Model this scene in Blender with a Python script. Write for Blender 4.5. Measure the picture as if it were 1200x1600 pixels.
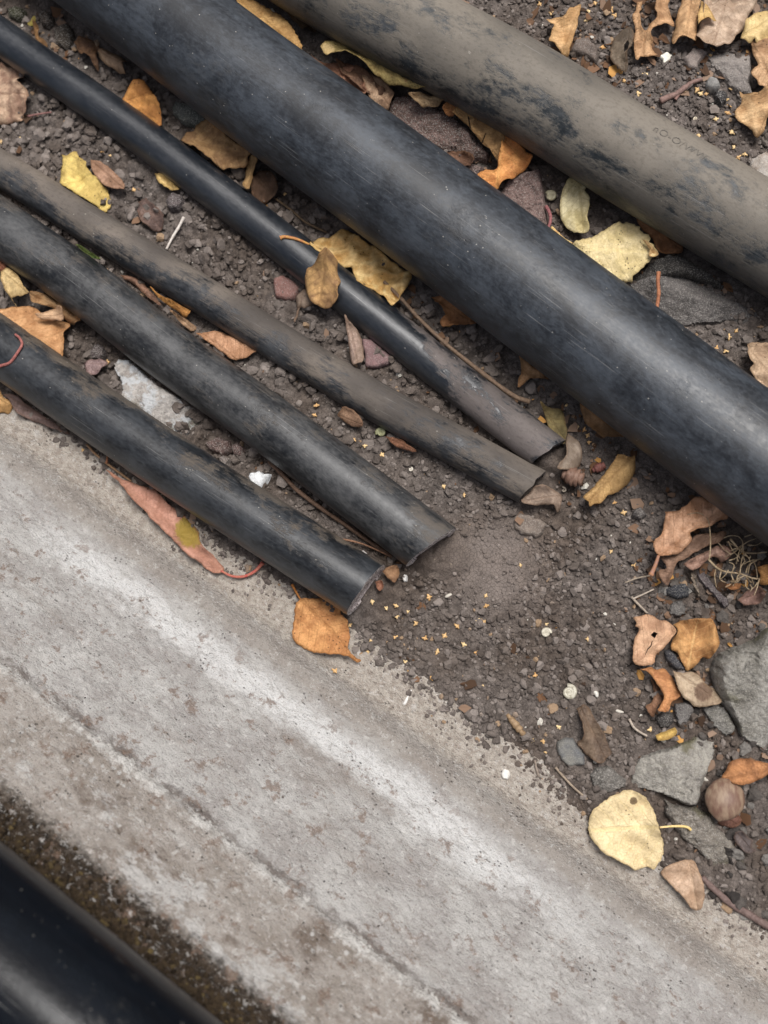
import bpy, math, random
import numpy as np
from mathutils import Vector, Matrix
from mathutils.geometry import delaunay_2d_cdt

for _o in list(bpy.data.objects):
    bpy.data.objects.remove(_o)
scene = bpy.context.scene
COL = scene.collection
random.seed(7)
RNG = np.random.default_rng(11)

# ------------------------------------------------------------------ camera
D = 0.75                       # metres from the lens to the soil
TILT = math.radians(12)        # leaning towards the upper left of the picture
NEAR = np.array([0.80, -0.60])
MPP = 0.0004                   # metres per photograph pixel at the soil
W, H = 1200, 1600
cpos = np.array([NEAR[0] * math.sin(TILT), NEAR[1] * math.sin(TILT), math.cos(TILT)]) * D
fwd = -cpos / np.linalg.norm(cpos)
right = np.cross(fwd, np.array([0, 1.0, 0])); right /= np.linalg.norm(right)
upv = np.cross(right, fwd)
cam = bpy.data.cameras.new('camera')
cam.sensor_fit = 'VERTICAL'
cam.sensor_height = 24.0
cam.lens = 24.0 * D / (H * MPP)
cam.clip_start = 0.01
cam.clip_end = 100
cam.dof.use_dof = True
cam.dof.focus_distance = D - 0.016
cam.dof.aperture_fstop = 4.0
camo = bpy.data.objects.new('camera', cam)
COL.objects.link(camo)
camo.matrix_world = Matrix(((right[0], upv[0], -fwd[0], cpos[0]),
                            (right[1], upv[1], -fwd[1], cpos[1]),
                            (right[2], upv[2], -fwd[2], cpos[2]), (0, 0, 0, 1)))
scene.camera = camo

# ------------------------------------------------------------------ light
SUN_EL, SUN_AZ = math.radians(66), math.radians(38)   # azimuth clockwise from +Y
world = bpy.data.worlds.new('World'); scene.world = world
world.use_nodes = True
wn = world.node_tree
wn.nodes.clear()
sky = wn.nodes.new('ShaderNodeTexSky'); sky.sky_type = 'NISHITA'
sky.sun_disc = False
sky.sun_elevation = SUN_EL; sky.sun_rotation = SUN_AZ
sky.air_density = 1.0; sky.dust_density = 6.0; sky.ozone_density = 1.0
hs = wn.nodes.new('ShaderNodeHueSaturation'); hs.inputs['Saturation'].default_value = 0.6
bg = wn.nodes.new('ShaderNodeBackground'); bg.inputs['Strength'].default_value = 0.05
wo = wn.nodes.new('ShaderNodeOutputWorld')
wn.links.new(sky.outputs[0], hs.inputs['Color'])
wn.links.new(hs.outputs[0], bg.inputs['Color'])
wn.links.new(bg.outputs[0], wo.inputs['Surface'])
sun = bpy.data.lights.new('sun', 'SUN'); sun.energy = 1.5; sun.angle = math.radians(24)
sun.color = (1.0, 0.988, 0.972)
suno = bpy.data.objects.new('sun', sun); COL.objects.link(suno)
sd = Vector((math.sin(SUN_AZ) * math.cos(SUN_EL), math.cos(SUN_AZ) * math.cos(SUN_EL), math.sin(SUN_EL)))
suno.rotation_euler = sd.to_track_quat('Z', 'Y').to_euler()
suno.location = (0.5, 0.8, 2)
scene.view_settings.view_transform = 'Standard'
scene.view_settings.look = 'None'
scene.view_settings.exposure = 1.08
scene.view_settings.gamma = 1.0

# ------------------------------------------------------------------ pixel helpers
def at(p, z=0.0):
    """world xy of photograph pixels p (N,2) on the level z (scalar or N)"""
    p = np.atleast_2d(np.asarray(p, float))
    dx = (p[:, 0] - W / 2) * MPP / D
    dy = -(p[:, 1] - H / 2) * MPP / D
    d = fwd[None] + dx[:, None] * right[None] + dy[:, None] * upv[None]
    k = (z - cpos[2]) / d[:, 2]
    return cpos[None, :2] + d[:, :2] * k[:, None]

CR = dict(px=(0, 0, 1), a=(0, 0, 3), b=(400, 0, 3), c=(800, 0, 3), d=(0, 400, 3), e=(400, 400, 3), f=(800, 400, 3),
          g=(0, 800, 3), h=(400, 800, 3), i=(800, 800, 3), j=(0, 1200, 3), k=(400, 1200, 3), l=(800, 1200, 3),
          m=(980, 0, 5.4545), n=(780, 0, 5.4545), o=(980, 180, 5.4545), p=(560, 120, 4), q=(820, 260, 4.8),
          r=(980, 380, 5.4545), s=(980, 760, 5.4545), t=(800, 600, 4.615), u=(960, 920, 5), v=(960, 1140, 5),
          w=(740, 1060, 5), x=(0, 390, 5), y=(120, 540, 4), z=(430, 330, 5), A=(0, 0, 5), B=(180, 100, 4.615))
def cp(crop, pts):
    ox, oy, s = CR[crop]
    return [(ox + x / s, oy + y / s) for x, y in pts]

# ------------------------------------------------------------------ numpy noise
_P = np.random.default_rng(3).permutation(4096)
_R = np.random.default_rng(5).random((4096, 4))
def _hash(ix, iy, seed=0):
    return _P[(_P[(ix + seed * 131) & 4095] + iy) & 4095]
def vnoise(x, y, seed=0):
    ix = np.floor(x).astype(int); iy = np.floor(y).astype(int)
    fx = x - ix; fy = y - iy
    fx = fx * fx * (3 - 2 * fx); fy = fy * fy * (3 - 2 * fy)
    g = lambda a, b: _R[_hash(a, b, seed), 0]
    return ((g(ix, iy) * (1 - fx) + g(ix + 1, iy) * fx) * (1 - fy) +
            (g(ix, iy + 1) * (1 - fx) + g(ix + 1, iy + 1) * fx) * fy) * 2 - 1
def fbm(x, y, seed=0, n=4):
    s = 0; a = 1.0; t = 0
    for k in range(n):
        s = s + a * vnoise(x * 2 ** k, y * 2 ** k, seed + k * 7); t += a; a *= 0.5
    return s / t
def worley(x, y, seed=0):
    ix = np.floor(x).astype(int); iy = np.floor(y).astype(int)
    f1 = np.full(x.shape, 9.0); f2 = np.full(x.shape, 9.0); hid = np.zeros(x.shape)
    for a in (-1, 0, 1):
        for b in (-1, 0, 1):
            h = _hash(ix + a, iy + b, seed)
            d = np.hypot(ix + a + _R[h, 1] - x, iy + b + _R[h, 2] - y)
            m = d < f1
            f2 = np.where(m, f1, np.minimum(f2, d))
            hid = np.where(m, _R[h, 3], hid)
            f1 = np.where(m, d, f1)
    return f1, f2, hid

# ------------------------------------------------------------------ materials
def lin(h):
    if not isinstance(h, str): return tuple(h)
    c = [int(h[i:i + 2], 16) / 255 for i in (0, 2, 4)]
    return tuple(x / 12.92 if x <= 0.04045 else ((x + 0.055) / 1.055) ** 2.4 for x in c)

class NT:
    def __init__(s, name):
        s.m = bpy.data.materials.new(name); s.m.use_nodes = True
        s.t = s.m.node_tree; s.t.nodes.clear()
        s.out = s.t.nodes.new('ShaderNodeOutputMaterial')
        s.b = s.t.nodes.new('ShaderNodeBsdfPrincipled')
        s.t.links.new(s.b.outputs[0], s.out.inputs['Surface'])
    def n(s, typ, ins=None, **kw):
        nd = s.t.nodes.new(typ)
        for k, v in kw.items(): setattr(nd, k, v)
        for k, v in (ins or {}).items(): s.put(nd.inputs[k], v)
        return nd
    def put(s, sock, v):
        if isinstance(v, bpy.types.NodeSocket): s.t.links.new(v, sock)
        elif isinstance(v, (tuple, list)) and sock.type == 'RGBA': sock.default_value = tuple(v)[:3] + (1,)
        else: sock.default_value = v
    def uv(s): return s.n('ShaderNodeUVMap', uv_map='UVMap').outputs[0]
    def obj(s): return s.n('ShaderNodeTexCoord').outputs['Object']
    def xyz(s, v): return s.n('ShaderNodeSeparateXYZ', {0: v}).outputs
    def scale(s, v, sc): return s.n('ShaderNodeVectorMath', {0: v, 1: sc}, operation='MULTIPLY').outputs[0]
    def add(s, v, sc): return s.n('ShaderNodeVectorMath', {0: v, 1: sc}, operation='ADD').outputs[0]
    def noise(s, v, sc, det=4, rough=0.55, dist=0.0):
        return s.n('ShaderNodeTexNoise', {'Vector': v, 'Scale': sc, 'Detail': det, 'Roughness': rough, 'Distortion': dist}).outputs['Fac']
    def vor(s, v, sc, feat='F1', out='Distance', rnd=1.0):
        return s.n('ShaderNodeTexVoronoi', {'Vector': v, 'Scale': sc, 'Randomness': rnd}, feature=feat).outputs[out]
    def map(s, v, a, b, c=0.0, d=1.0, smooth=True):
        return s.n('ShaderNodeMapRange', {0: v, 1: a, 2: b, 3: c, 4: d}, interpolation_type='SMOOTHSTEP' if smooth else 'LINEAR').outputs[0]
    def math(s, op, a, b=0.0, clamp=False):
        nd = s.n('ShaderNodeMath', {0: a, 1: b}, operation=op); nd.use_clamp = clamp
        return nd.outputs[0]
    def mix(s, f, a, b, mode='MIX'):
        nd = s.n('ShaderNodeMix', data_type='RGBA', blend_type=mode)
        s.put(nd.inputs[0], f); s.put(nd.inputs[6], a); s.put(nd.inputs[7], b)
        return nd.outputs[2]
    def bump(s, h, dist, strength=1.0, normal=None):
        nd = s.n('ShaderNodeBump', {'Height': h, 'Distance': dist, 'Strength': strength})
        if normal is not None: s.put(nd.inputs['Normal'], normal)
        return nd.outputs[0]
    def done(s, col, rough=0.8, normal=None, spec=0.4, **kw):
        s.put(s.b.inputs['Base Color'], col); s.put(s.b.inputs['Roughness'], rough)
        s.put(s.b.inputs['Specular IOR Level'], spec)
        if normal is not None: s.put(s.b.inputs['Normal'], normal)
        for k, v in kw.items(): s.put(s.b.inputs[k], v)
        return s.m

# ------------------------------------------------------------------ mesh helpers
def meshobj(name, V, F, mat, parent=None, smooth=True, uv=None, center=True, props=None, edge=None):
    """V (N,3), F list of faces (or an (M,k) array); uv per vertex"""
    V = np.asarray(V, float)
    loc = np.zeros(3)
    if parent is not None:
        loc = np.array(parent.location); center = False
        V = V - loc
    elif center:
        loc = np.array([(V[:, 0].min() + V[:, 0].max()) / 2, (V[:, 1].min() + V[:, 1].max()) / 2, V[:, 2].min()])
        V = V - loc
    me = bpy.data.meshes.new(name)
    if isinstance(F, np.ndarray):
        M, k = F.shape
        me.vertices.add(len(V)); me.vertices.foreach_set('co', V.astype(np.float32).ravel())
        me.loops.add(M * k); me.loops.foreach_set('vertex_index', F.astype(np.int32).ravel())
        me.polygons.add(M)
        me.polygons.foreach_set('loop_start', np.arange(0, M * k, k, dtype=np.int32))
        me.update(calc_edges=True)
    else:
        me.from_pydata(V.tolist(), [], F)
        me.update()
    me.polygons.foreach_set('use_smooth', np.full(len(me.polygons), smooth, bool))
    if uv is not None:
        ul = me.uv_layers.new(name='UVMap')
        li = np.zeros(len(me.loops), np.int32); me.loops.foreach_get('vertex_index', li)
        ul.data.foreach_set('uv', np.asarray(uv, np.float32)[li].ravel())
    if edge is not None:
        at_ = me.attributes.new('margin', 'FLOAT', 'POINT'); at_.data.foreach_set('value', np.asarray(edge, np.float32))
    me.materials.append(mat)
    o = bpy.data.objects.new(name, me); COL.objects.link(o)
    if parent is None: o.location = loc
    else: o.parent = parent
    for k, v in (props or {}).items(): o[k] = v
    return o
def root_at(name, V):
    V = np.asarray(V); o = bpy.data.objects.new(name, None); COL.objects.link(o); o.empty_display_size = .01
    o.location = ((V[:, 0].min() + V[:, 0].max()) / 2, (V[:, 1].min() + V[:, 1].max()) / 2, V[:, 2].min())
    return o
def tag(o, label, cat, group=None):
    o['label'] = label; o['category'] = cat
    if group: o['group'] = group
    o['kind'] = 'thing'
    return o

def catmull(P, n):
    P = np.asarray(P, float)
    P = np.vstack([2 * P[0] - P[1], P, 2 * P[-1] - P[-2]])
    out = []
    for i in range(1, len(P) - 2):
        for t in np.linspace(0, 1, n, endpoint=False):
            a, b, c, d = P[i - 1], P[i], P[i + 1], P[i + 2]
            out.append(0.5 * (2 * b + (c - a) * t + (2 * a - 5 * b + 4 * c - d) * t * t + (3 * b - a - 3 * c + d) * t ** 3))
    out.append(P[-2])
    return np.array(out)

def frames(C):
    T = np.gradient(C, axis=0); T /= np.linalg.norm(T, axis=1)[:, None]
    up = np.array([0, 0, 1.0])
    S = np.cross(up[None], T); S /= np.linalg.norm(S, axis=1)[:, None] + 1e-12
    U = np.cross(T, S)
    return T, S, U

def tube(C, R, seg=8, cap=True):
    """returns verts, faces, uv of a closed-ended tube"""
    C = np.asarray(C, float); R = np.broadcast_to(np.asarray(R, float), (len(C),))
    T, S, U = frames(C)
    th = np.linspace(-math.pi, math.pi, seg, endpoint=False)
    V = (C[:, None] + R[:, None, None] * (np.cos(th)[None, :, None] * U[:, None] + np.sin(th)[None, :, None] * S[:, None])).reshape(-1, 3)
    L = np.concatenate([[0], np.cumsum(np.linalg.norm(np.diff(C, axis=0), axis=1))])
    uv = np.stack([np.repeat(L, seg), np.tile(th, len(C)) * np.repeat(R, seg)], 1)
    F = []
    for i in range(len(C) - 1):
        for k in range(seg):
            a = i * seg + k; b = i * seg + (k + 1) % seg
            F.append((a, a + seg, b + seg, b))
    if cap:
        F.append(tuple(range(seg))); F.append(tuple(reversed(range((len(C) - 1) * seg, len(C) * seg))))
    return V, F, uv

def segdist(P, poly):
    """distance of points P to the closed polygon outline"""
    A = np.asarray(poly); B = np.roll(A, -1, axis=0)
    d = np.full(len(P), 1e9)
    for a, b in zip(A, B):
        ab = b - a; t = np.clip(((P - a) @ ab) / (ab @ ab + 1e-18), 0, 1)
        d = np.minimum(d, np.linalg.norm(P - a - t[:, None] * ab, axis=1))
    return d
def inside(P, poly):
    x, y = P[:, 0], P[:, 1]; r = np.zeros(len(P), bool)
    A = np.asarray(poly); B = np.roll(A, -1, axis=0)
    for (x0, y0), (x1, y1) in zip(A, B):
        c = ((y0 > y) != (y1 > y))
        with np.errstate(divide='ignore', invalid='ignore'):
            r ^= c & (x < (x1 - x0) * (y - y0) / (y1 - y0 + 1e-18) + x0)
    return r
def densify(poly, step):
    out = []
    A = [np.array(p, float) for p in poly]
    for a, b in zip(A, A[1:] + A[:1]):
        n = max(1, int(round(np.linalg.norm(b - a) / step)))
        out += [a + (b - a) * k / n for k in range(n)]
    return np.array(out)
def smoothpoly(poly):
    P = np.asarray(poly, float)
    c = catmull(np.vstack([P, P[:1]]), 3)[:-1]
    return c
def fill(poly, step, holes=()):
    """triangulate a polygon with inner points: verts 2D, tris, number of outline verts"""
    P = np.asarray(poly)
    lo = P.min(0); hi = P.max(0)
    gx, gy = np.meshgrid(np.arange(lo[0], hi[0], step), np.arange(lo[1], hi[1], step * 0.87))
    gx = gx + (np.arange(gy.shape[0]) % 2)[:, None] * step * 0.5
    G = np.stack([gx.ravel(), gy.ravel()], 1) + RNG.normal(0, step * 0.08, (gx.size, 2))
    G = G[inside(G, P)]
    if len(G): G = G[segdist(G, P) > step * 0.45]
    allv = [P]; edges = [(i, (i + 1) % len(P)) for i in range(len(P))]; n = len(P)
    for h in holes:
        h = np.asarray(h)
        if len(G): G = G[~inside(G, h) & (segdist(G, h) > step * 0.4)]
        edges += [(n + i, n + (i + 1) % len(h)) for i in range(len(h))]; n += len(h)
        allv.append(h)
    allv.append(G)
    vv = np.vstack(allv)
    v, e, f, *_ = delaunay_2d_cdt([Vector(p) for p in vv], edges, [], 1, 1e-9)
    v = np.array([(p.x, p.y) for p in v])
    f = np.array([t for t in f if len(t) == 3])
    cen = v[f].mean(1)
    keep = inside(cen, P)
    for h in holes: keep &= ~inside(cen, np.asarray(h))
    f = f[keep]
    used = np.unique(f); remap = -np.ones(len(v), int); remap[used] = np.arange(len(used))
    v = v[used]; f = remap[f]
    a = v[f]; area = np.cross(a[:, 1] - a[:, 0], a[:, 2] - a[:, 0])
    f[area < 0] = f[area < 0][:, ::-1]
    return v, f
def boundary(f):
    e = {}
    for t in f:
        for k in range(3):
            e[(t[k], t[(k + 1) % 3])] = 1
    return [(a, b) for a, b in e if (b, a) not in e]

# ------------------------------------------------------------------ concrete wall frame
_g0 = at([(183, 833)], 0.002)[0]; _g1 = at([(1100, 1500)], 0.002)[0]
SD = (_g1 - _g0) / np.linalg.norm(_g1 - _g0)          # along the wall, to the lower right
TD = np.array([SD[1], -SD[0]])
if TD @ np.array([-1, -1]) < 0: TD = -TD              # across the wall, to the lower left
def st(xy): 
    q = xy - _g0
    return q @ SD, q @ TD
def from_st(s, t): return _g0[None] + np.asarray(s)[:, None] * SD[None] + np.asarray(t)[:, None] * TD[None]

# ------------------------------------------------------------------ pipe centre lines
def depth(xy, z):
    return (np.append(xy, z) - cpos) @ fwd
def radius(px, width, emb):
    r = width * MPP / 2
    for _ in range(6):
        z = r * (1 - emb)
        r = width / 2 * MPP * depth(at([px], z)[0], z) / D
    return r
PIPES = {}
def pipe_path(key, pts, ref, width, emb, rise=(0, 0)):
    r = radius(ref, width, emb)
    pts = np.array(pts, float)
    zz = r * (1 - emb) + np.linspace(rise[0], rise[1], len(pts))
    C = np.array([np.append(at([p], z)[0], z) for p, z in zip(pts, zz)])
    C = catmull(C, 12)
    PIPES[key] = (C, r)
    return C, r
pipe_path('big', [(-500, -530), (0, -165), (233, 9), (400, 136), (573, 262), (800, 430), (1100, 656), (1200, 730), (1700, 1100)], (760, 400), 182, 0.08, (-0.002, 0.004))
pipe_path('tan', [(-100, -400), (300, -160), (533, -15), (800, 130), (967, 233), (1200, 372), (1700, 672)], (967, 233), 148, 0.10, (-0.003, 0.004))
pipe_path('thin', [(-500, -300), (0, 57), (200, 197), (400, 347), (613, 517), (800, 664), (857, 708)], (400, 347), 60, 0.10)
pipe_path('muddy', [(-500, -40), (0, 263), (100, 326), (400, 513), (567, 616), (700, 689), (800, 744), (832, 761)], (400, 513), 60, 0.10)
pipe_path('mid', [(-500, 5), (0, 355), (133, 449), (267, 554), (400, 648), (567, 773), (674, 855)], (330, 600), 90, 0.06)
pipe_path('low', [(-500, 192), (0, 542), (167, 657), (267, 725), (400, 812), (500, 876), (572, 922)], (330, 766), 93, 0.04, (0.000, 0.004))

def pipe_top(xy, keys=None):
    out = np.full(len(xy), -1.0)
    for key_, (C, r) in PIPES.items():
        if keys and key_ not in keys: continue
        a, b = C[:-1], C[1:]
        best = np.full(len(xy), 1e9); zc = np.zeros(len(xy))
        for p, q in zip(a, b):
            ab = (q - p)[:2]; t = np.clip(((xy - p[:2]) @ ab) / (ab @ ab), 0, 1)
            d = np.linalg.norm(xy - p[:2] - t[:, None] * ab, axis=1)
            m = d < best
            best = np.where(m, d, best); zc = np.where(m, p[2] + t * (q[2] - p[2]), zc)
        h = np.where(best < r, zc + np.sqrt(np.maximum(r * r - best ** 2, 0)), -1)
        out = np.maximum(out, h)
    return out

# ------------------------------------------------------------------ concrete wall (structure of the place, built as a thing)
PROF = np.array([(-75, -14), (-50, -12), (-44, 2.5), (-38, 4.6), (-25, 5.4), (-12, 5.4), (-7, 3.4), (0, 1.0), (4, 1.5), (8, 4.4), (12, 8.2), (18, 13.4),
                 (40, 36.5), (60, 58), (85.5, 85), (87.2, 86.2), (86.6, 88.6), (88.0, 91.0), (100, 103), (120, 124), (135, 140), (141, 146), (150, 149.5), (165, 150)]) / 1000
def concrete():
    seg = np.linalg.norm(np.diff(PROF, axis=0), axis=1); L = np.concatenate([[0], np.cumsum(seg)])
    aa = np.arange(0, L[-1], 0.00115)
    pt = np.interp(aa, L, PROF[:, 0]); pz = np.interp(aa, L, PROF[:, 1])
    # soften the corners, except the chipped step
    for _ in range(3):
        sm = lambda v: np.concatenate([v[:1], (v[:-2] + 2 * v[1:-1] + v[2:]) / 4, v[-1:]])
        pt, pz = sm(pt), sm(pz)
    ss = np.arange(-0.32, 0.78, 0.00125)
    dt = np.gradient(pt); dz = np.gradient(pz); nl = np.hypot(dt, dz)
    nt, nz = -dz / nl, dt / nl
    S, A = np.meshgrid(ss, aa, indexing='ij')
    x, y = S * 1000, A * 1000
    step_a = L[14]
    up = np.clip((A - step_a) / 0.01, 0, 1)
    face = np.clip((A - 0.075) / 0.03, 0, 1)
    g = 0.9 * fbm(x / 60, y / 40, 1, 3)
    f1, f2, hid = worley(x / 5.0, y / 3.6, 2)
    g += face * (1.15 * fbm(x / 5.6, y / 3.6, 3, 3) + 0.75 * (hid - .5) - .55 * np.clip(1 - (f2 - f1) / .2, 0, 1)) + 0.20 * fbm(x / 2.6, y / 2.6, 4, 2)
    pit = worley(x / 11, y / 8, 5)
    g -= face * 1.1 * np.clip(1 - pit[0] / 0.20, 0, 1) * (pit[2] > 0.55)
    # chipped wander of the step
    wob = 1.8 * fbm(x / 16, 0 * x + 3.3, 6, 3) + 0.9 * fbm(x / 5, 0 * x + 9.1, 8, 2)
    near = np.exp(-((A - step_a) / 0.004) ** 2)
    shift = near * wob / 1000
    g += up * 0.35 * fbm(x / 9, y / 9, 9, 3)
    g /= 1000
    Tm = pt[None] + nt[None] * g + shift * dt / nl; Zm = pz[None] + nz[None] * g + shift * dz / nl
    xy = from_st(S.ravel(), Tm.ravel())
    V = np.column_stack([xy, Zm.ravel()])
    n, m = S.shape
    idx = np.arange(n * m).reshape(n, m)
    F = np.stack([idx[:-1, :-1], idx[1:, :-1], idx[1:, 1:], idx[:-1, 1:]], -1).reshape(-1, 4)
    uv = np.column_stack([S.ravel(), A.ravel()])
    return V, F, uv, L
_CV, _CF, _CUV, _CL = concrete()
A_GROOVE = _CL[7]; A_STEP = _CL[15]; A_TOP = _CL[20]
def concrete_h(xy):
    s, t = st(xy)
    z = np.interp(t, PROF[[0, 1, 2, 3, 4, 5, 6, 7, 8, 9, 10, 11, 12, 13, 14, 18, 19, 20, 21, 22, 23], 0],
                  PROF[[0, 1, 2, 3, 4, 5, 6, 7, 8, 9, 10, 11, 12, 13, 14, 18, 19, 20, 21, 22, 23], 1])
    return z

def concrete_mat():
    k = NT('weathered concrete')
    uv = k.uv(); u, a, _ = k.xyz(uv)
    n1 = k.noise(uv, 34, 7, 0.66); nm = k.noise(uv, 210, 5, 0.7); nf = k.noise(uv, 800, 3, 0.7)
    n2 = k.noise(k.scale(uv, (7, 24, 1)), 1.0, 6, 0.62)
    gr = k.noise(k.scale(uv, (300, 430, 1)), 1.0, 4, .78)
    ws = k.math('ADD', a, k.math('ADD', k.math('MULTIPLY', k.math('SUBTRACT', n1, 0.5), 0.040), k.math('MULTIPLY', k.math('SUBTRACT', n2, 0.5), 0.030)))
    ws2 = k.math('ADD', a, k.math('MULTIPLY', k.math('SUBTRACT', nm, 0.5), 0.014))
    c = k.mix(k.map(n1, 0.36, 0.66), lin('b9b6b2'), lin('a09b97'))
    c = k.mix(k.map(n2, 0.50, 0.68, 0, .7), c, lin('8c837b'))
    # sandy ledge in front of the groove
    ledge = k.map(ws2, A_GROOVE - 0.003, A_GROOVE - 0.012)
    c = k.mix(ledge, c, k.mix(k.map(nm, .38, .66), lin('bab1a6'), lin('9c9186')))
    gd = k.math('MULTIPLY', k.map(ws2, A_GROOVE - 0.013, A_GROOVE - 0.003), k.map(ws2, A_GROOVE + 0.014, A_GROOVE + 0.004))
    c = k.mix(k.math('MULTIPLY', gd, 0.55), c, lin('8f857a'))
    # lime bloom along the foot of the face, broken up by the grain
    w0 = A_GROOVE + 0.026
    wm = k.math('MULTIPLY', k.map(ws, w0 - 0.020, w0 + 0.002), k.map(ws, w0 + 0.034, w0 + 0.002))
    wm = k.math('MULTIPLY', wm, k.math('MULTIPLY', k.map(u, -0.10, 0.02), k.map(u, 0.46, 0.28)))
    wm = k.map(k.math('ADD', wm, k.math('MULTIPLY', k.math('SUBTRACT', gr, 0.5), 1.9)), .22, 1.05)
    c = k.mix(k.math('MULTIPLY', wm, .80), c, lin('dddcda'))
    # upper course: a little browner, lime patches and flecks
    upc = k.map(ws2, A_STEP - 0.004, A_STEP + 0.010)
    course = k.mix(k.map(n1, .4, .65), lin('a8a19a'), lin('8d847b'))
    course = k.mix(k.map(k.noise(k.scale(uv, (22, 30, 1)), 1.0, 5, .65), .52, .66), course, lin('75695f'))
    fleck = k.math('MULTIPLY', k.map(k.vor(uv, 190), 0.34, 0.18), k.map(n1, 0.50, 0.60))
    patch = k.math('MULTIPLY', k.map(k.noise(k.scale(uv, (15, 28, 1)), 1.0, 8, 0.72), 0.52, 0.58), k.map(a, A_STEP + 0.008, A_STEP + 0.035))
    course = k.mix(k.math('MAXIMUM', k.math('MULTIPLY', fleck, 0.8), k.math('MULTIPLY', patch, 0.7)), course, lin('c2c0bd'))
    c = k.mix(upc, c, course)
    # chipped pale arris of the step, in broken runs
    ws3 = k.math('ADD', a, k.math('MULTIPLY', k.math('SUBTRACT', nm, 0.5), 0.022))
    edge = k.math('MULTIPLY', k.map(ws3, A_STEP - 0.001, A_STEP + 0.002), k.map(ws3, A_STEP + 0.011, A_STEP + 0.005))
    edge = k.math('MULTIPLY', edge, k.map(k.noise(k.scale(uv, (30, 5, 1)), 1.0, 5, .7), 0.44, 0.54))
    c = k.mix(k.math('MULTIPLY', edge, 0.85), c, lin('d2cfca'))
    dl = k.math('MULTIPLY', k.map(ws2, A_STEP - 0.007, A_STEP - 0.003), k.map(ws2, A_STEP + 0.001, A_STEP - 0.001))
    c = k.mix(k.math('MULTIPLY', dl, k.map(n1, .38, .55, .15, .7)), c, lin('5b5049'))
    # dirt under the upper pipe
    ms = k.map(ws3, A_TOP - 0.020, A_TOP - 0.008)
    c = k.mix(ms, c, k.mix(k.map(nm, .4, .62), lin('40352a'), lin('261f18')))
    # rust-brown stains, pits
    st_ = k.math('MULTIPLY', k.map(k.noise(uv, 62, 7, .78), 0.555, 0.61), k.map(a, A_GROOVE + 0.006, A_GROOVE + 0.03))
    c = k.mix(k.math('MULTIPLY', st_, 0.7), c, lin('7a6557'))
    ch = k.noise(uv, 150, 5, .78)
    c = k.mix(k.math('MULTIPLY', k.map(ch, .57, .61), .35), c, lin('7b736c')); c = k.mix(k.math('MULTIPLY', k.map(ch, .43, .39), .4), c, lin('d6d3cf'))
    pit = k.map(k.vor(k.scale(uv, (1, 1.35, 1)), 330), 0.26, 0.10)
    pit = k.math('MULTIPLY', pit, k.map(k.noise(uv, 55, 4, .7), 0.54, 0.62))
    c = k.mix(k.math('MULTIPLY', pit, 0.7), c, lin('4a413b'))
    c = k.mix(k.math('MULTIPLY', k.map(gr, .57, .66), .62), c, lin('5f5750'))
    c = k.mix(k.math('MULTIPLY', k.map(gr, .43, .33), .55), c, lin('d3d0cc'))
    c = k.mix(k.math('MULTIPLY', k.map(nf, .58, .70), .35), c, lin('6a615a'))
    h = k.math('ADD', k.math('MULTIPLY', gr, -1.0), k.math('ADD', k.math('MULTIPLY', nf, -.5), k.math('MULTIPLY', pit, -.9)))
    return k.done(c, 0.92, k.bump(h, 0.0026, 1.0), 0.2)

M_CONC = concrete_mat()
wall = root_at('concrete_wall', _CV)
meshobj('wall_face', _CV, _CF, M_CONC, parent=wall, uv=_CUV)
tag(wall, 'sloping grey weathered concrete wall with lime streak and cracked edge along the bottom', 'wall')
# its back: the flat crown and the outer side, as a solid block joined on
_ca = np.array([(0.1648, 0.150), (0.33, 0.150), (0.335, 0.145), (0.335, -0.25), (-0.06, -0.25), (-0.075, -0.0142)])
_ss = np.array([-0.32, 0.78])
_V = []
for s_ in _ss:
    for t_, z_ in _ca: _V.append(np.append(from_st([s_], [t_])[0], z_))
_n = len(_ca)
_F = [(i, i + 1, i + 1 + _n, i + _n) for i in range(_n - 1)]
_uv = [(s_, 0.36 + 0.05 * i) for s_ in _ss for i in range(_n)]
meshobj('wall_crown', _V, _F, M_CONC, parent=wall, smooth=False, uv=_uv)

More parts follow.
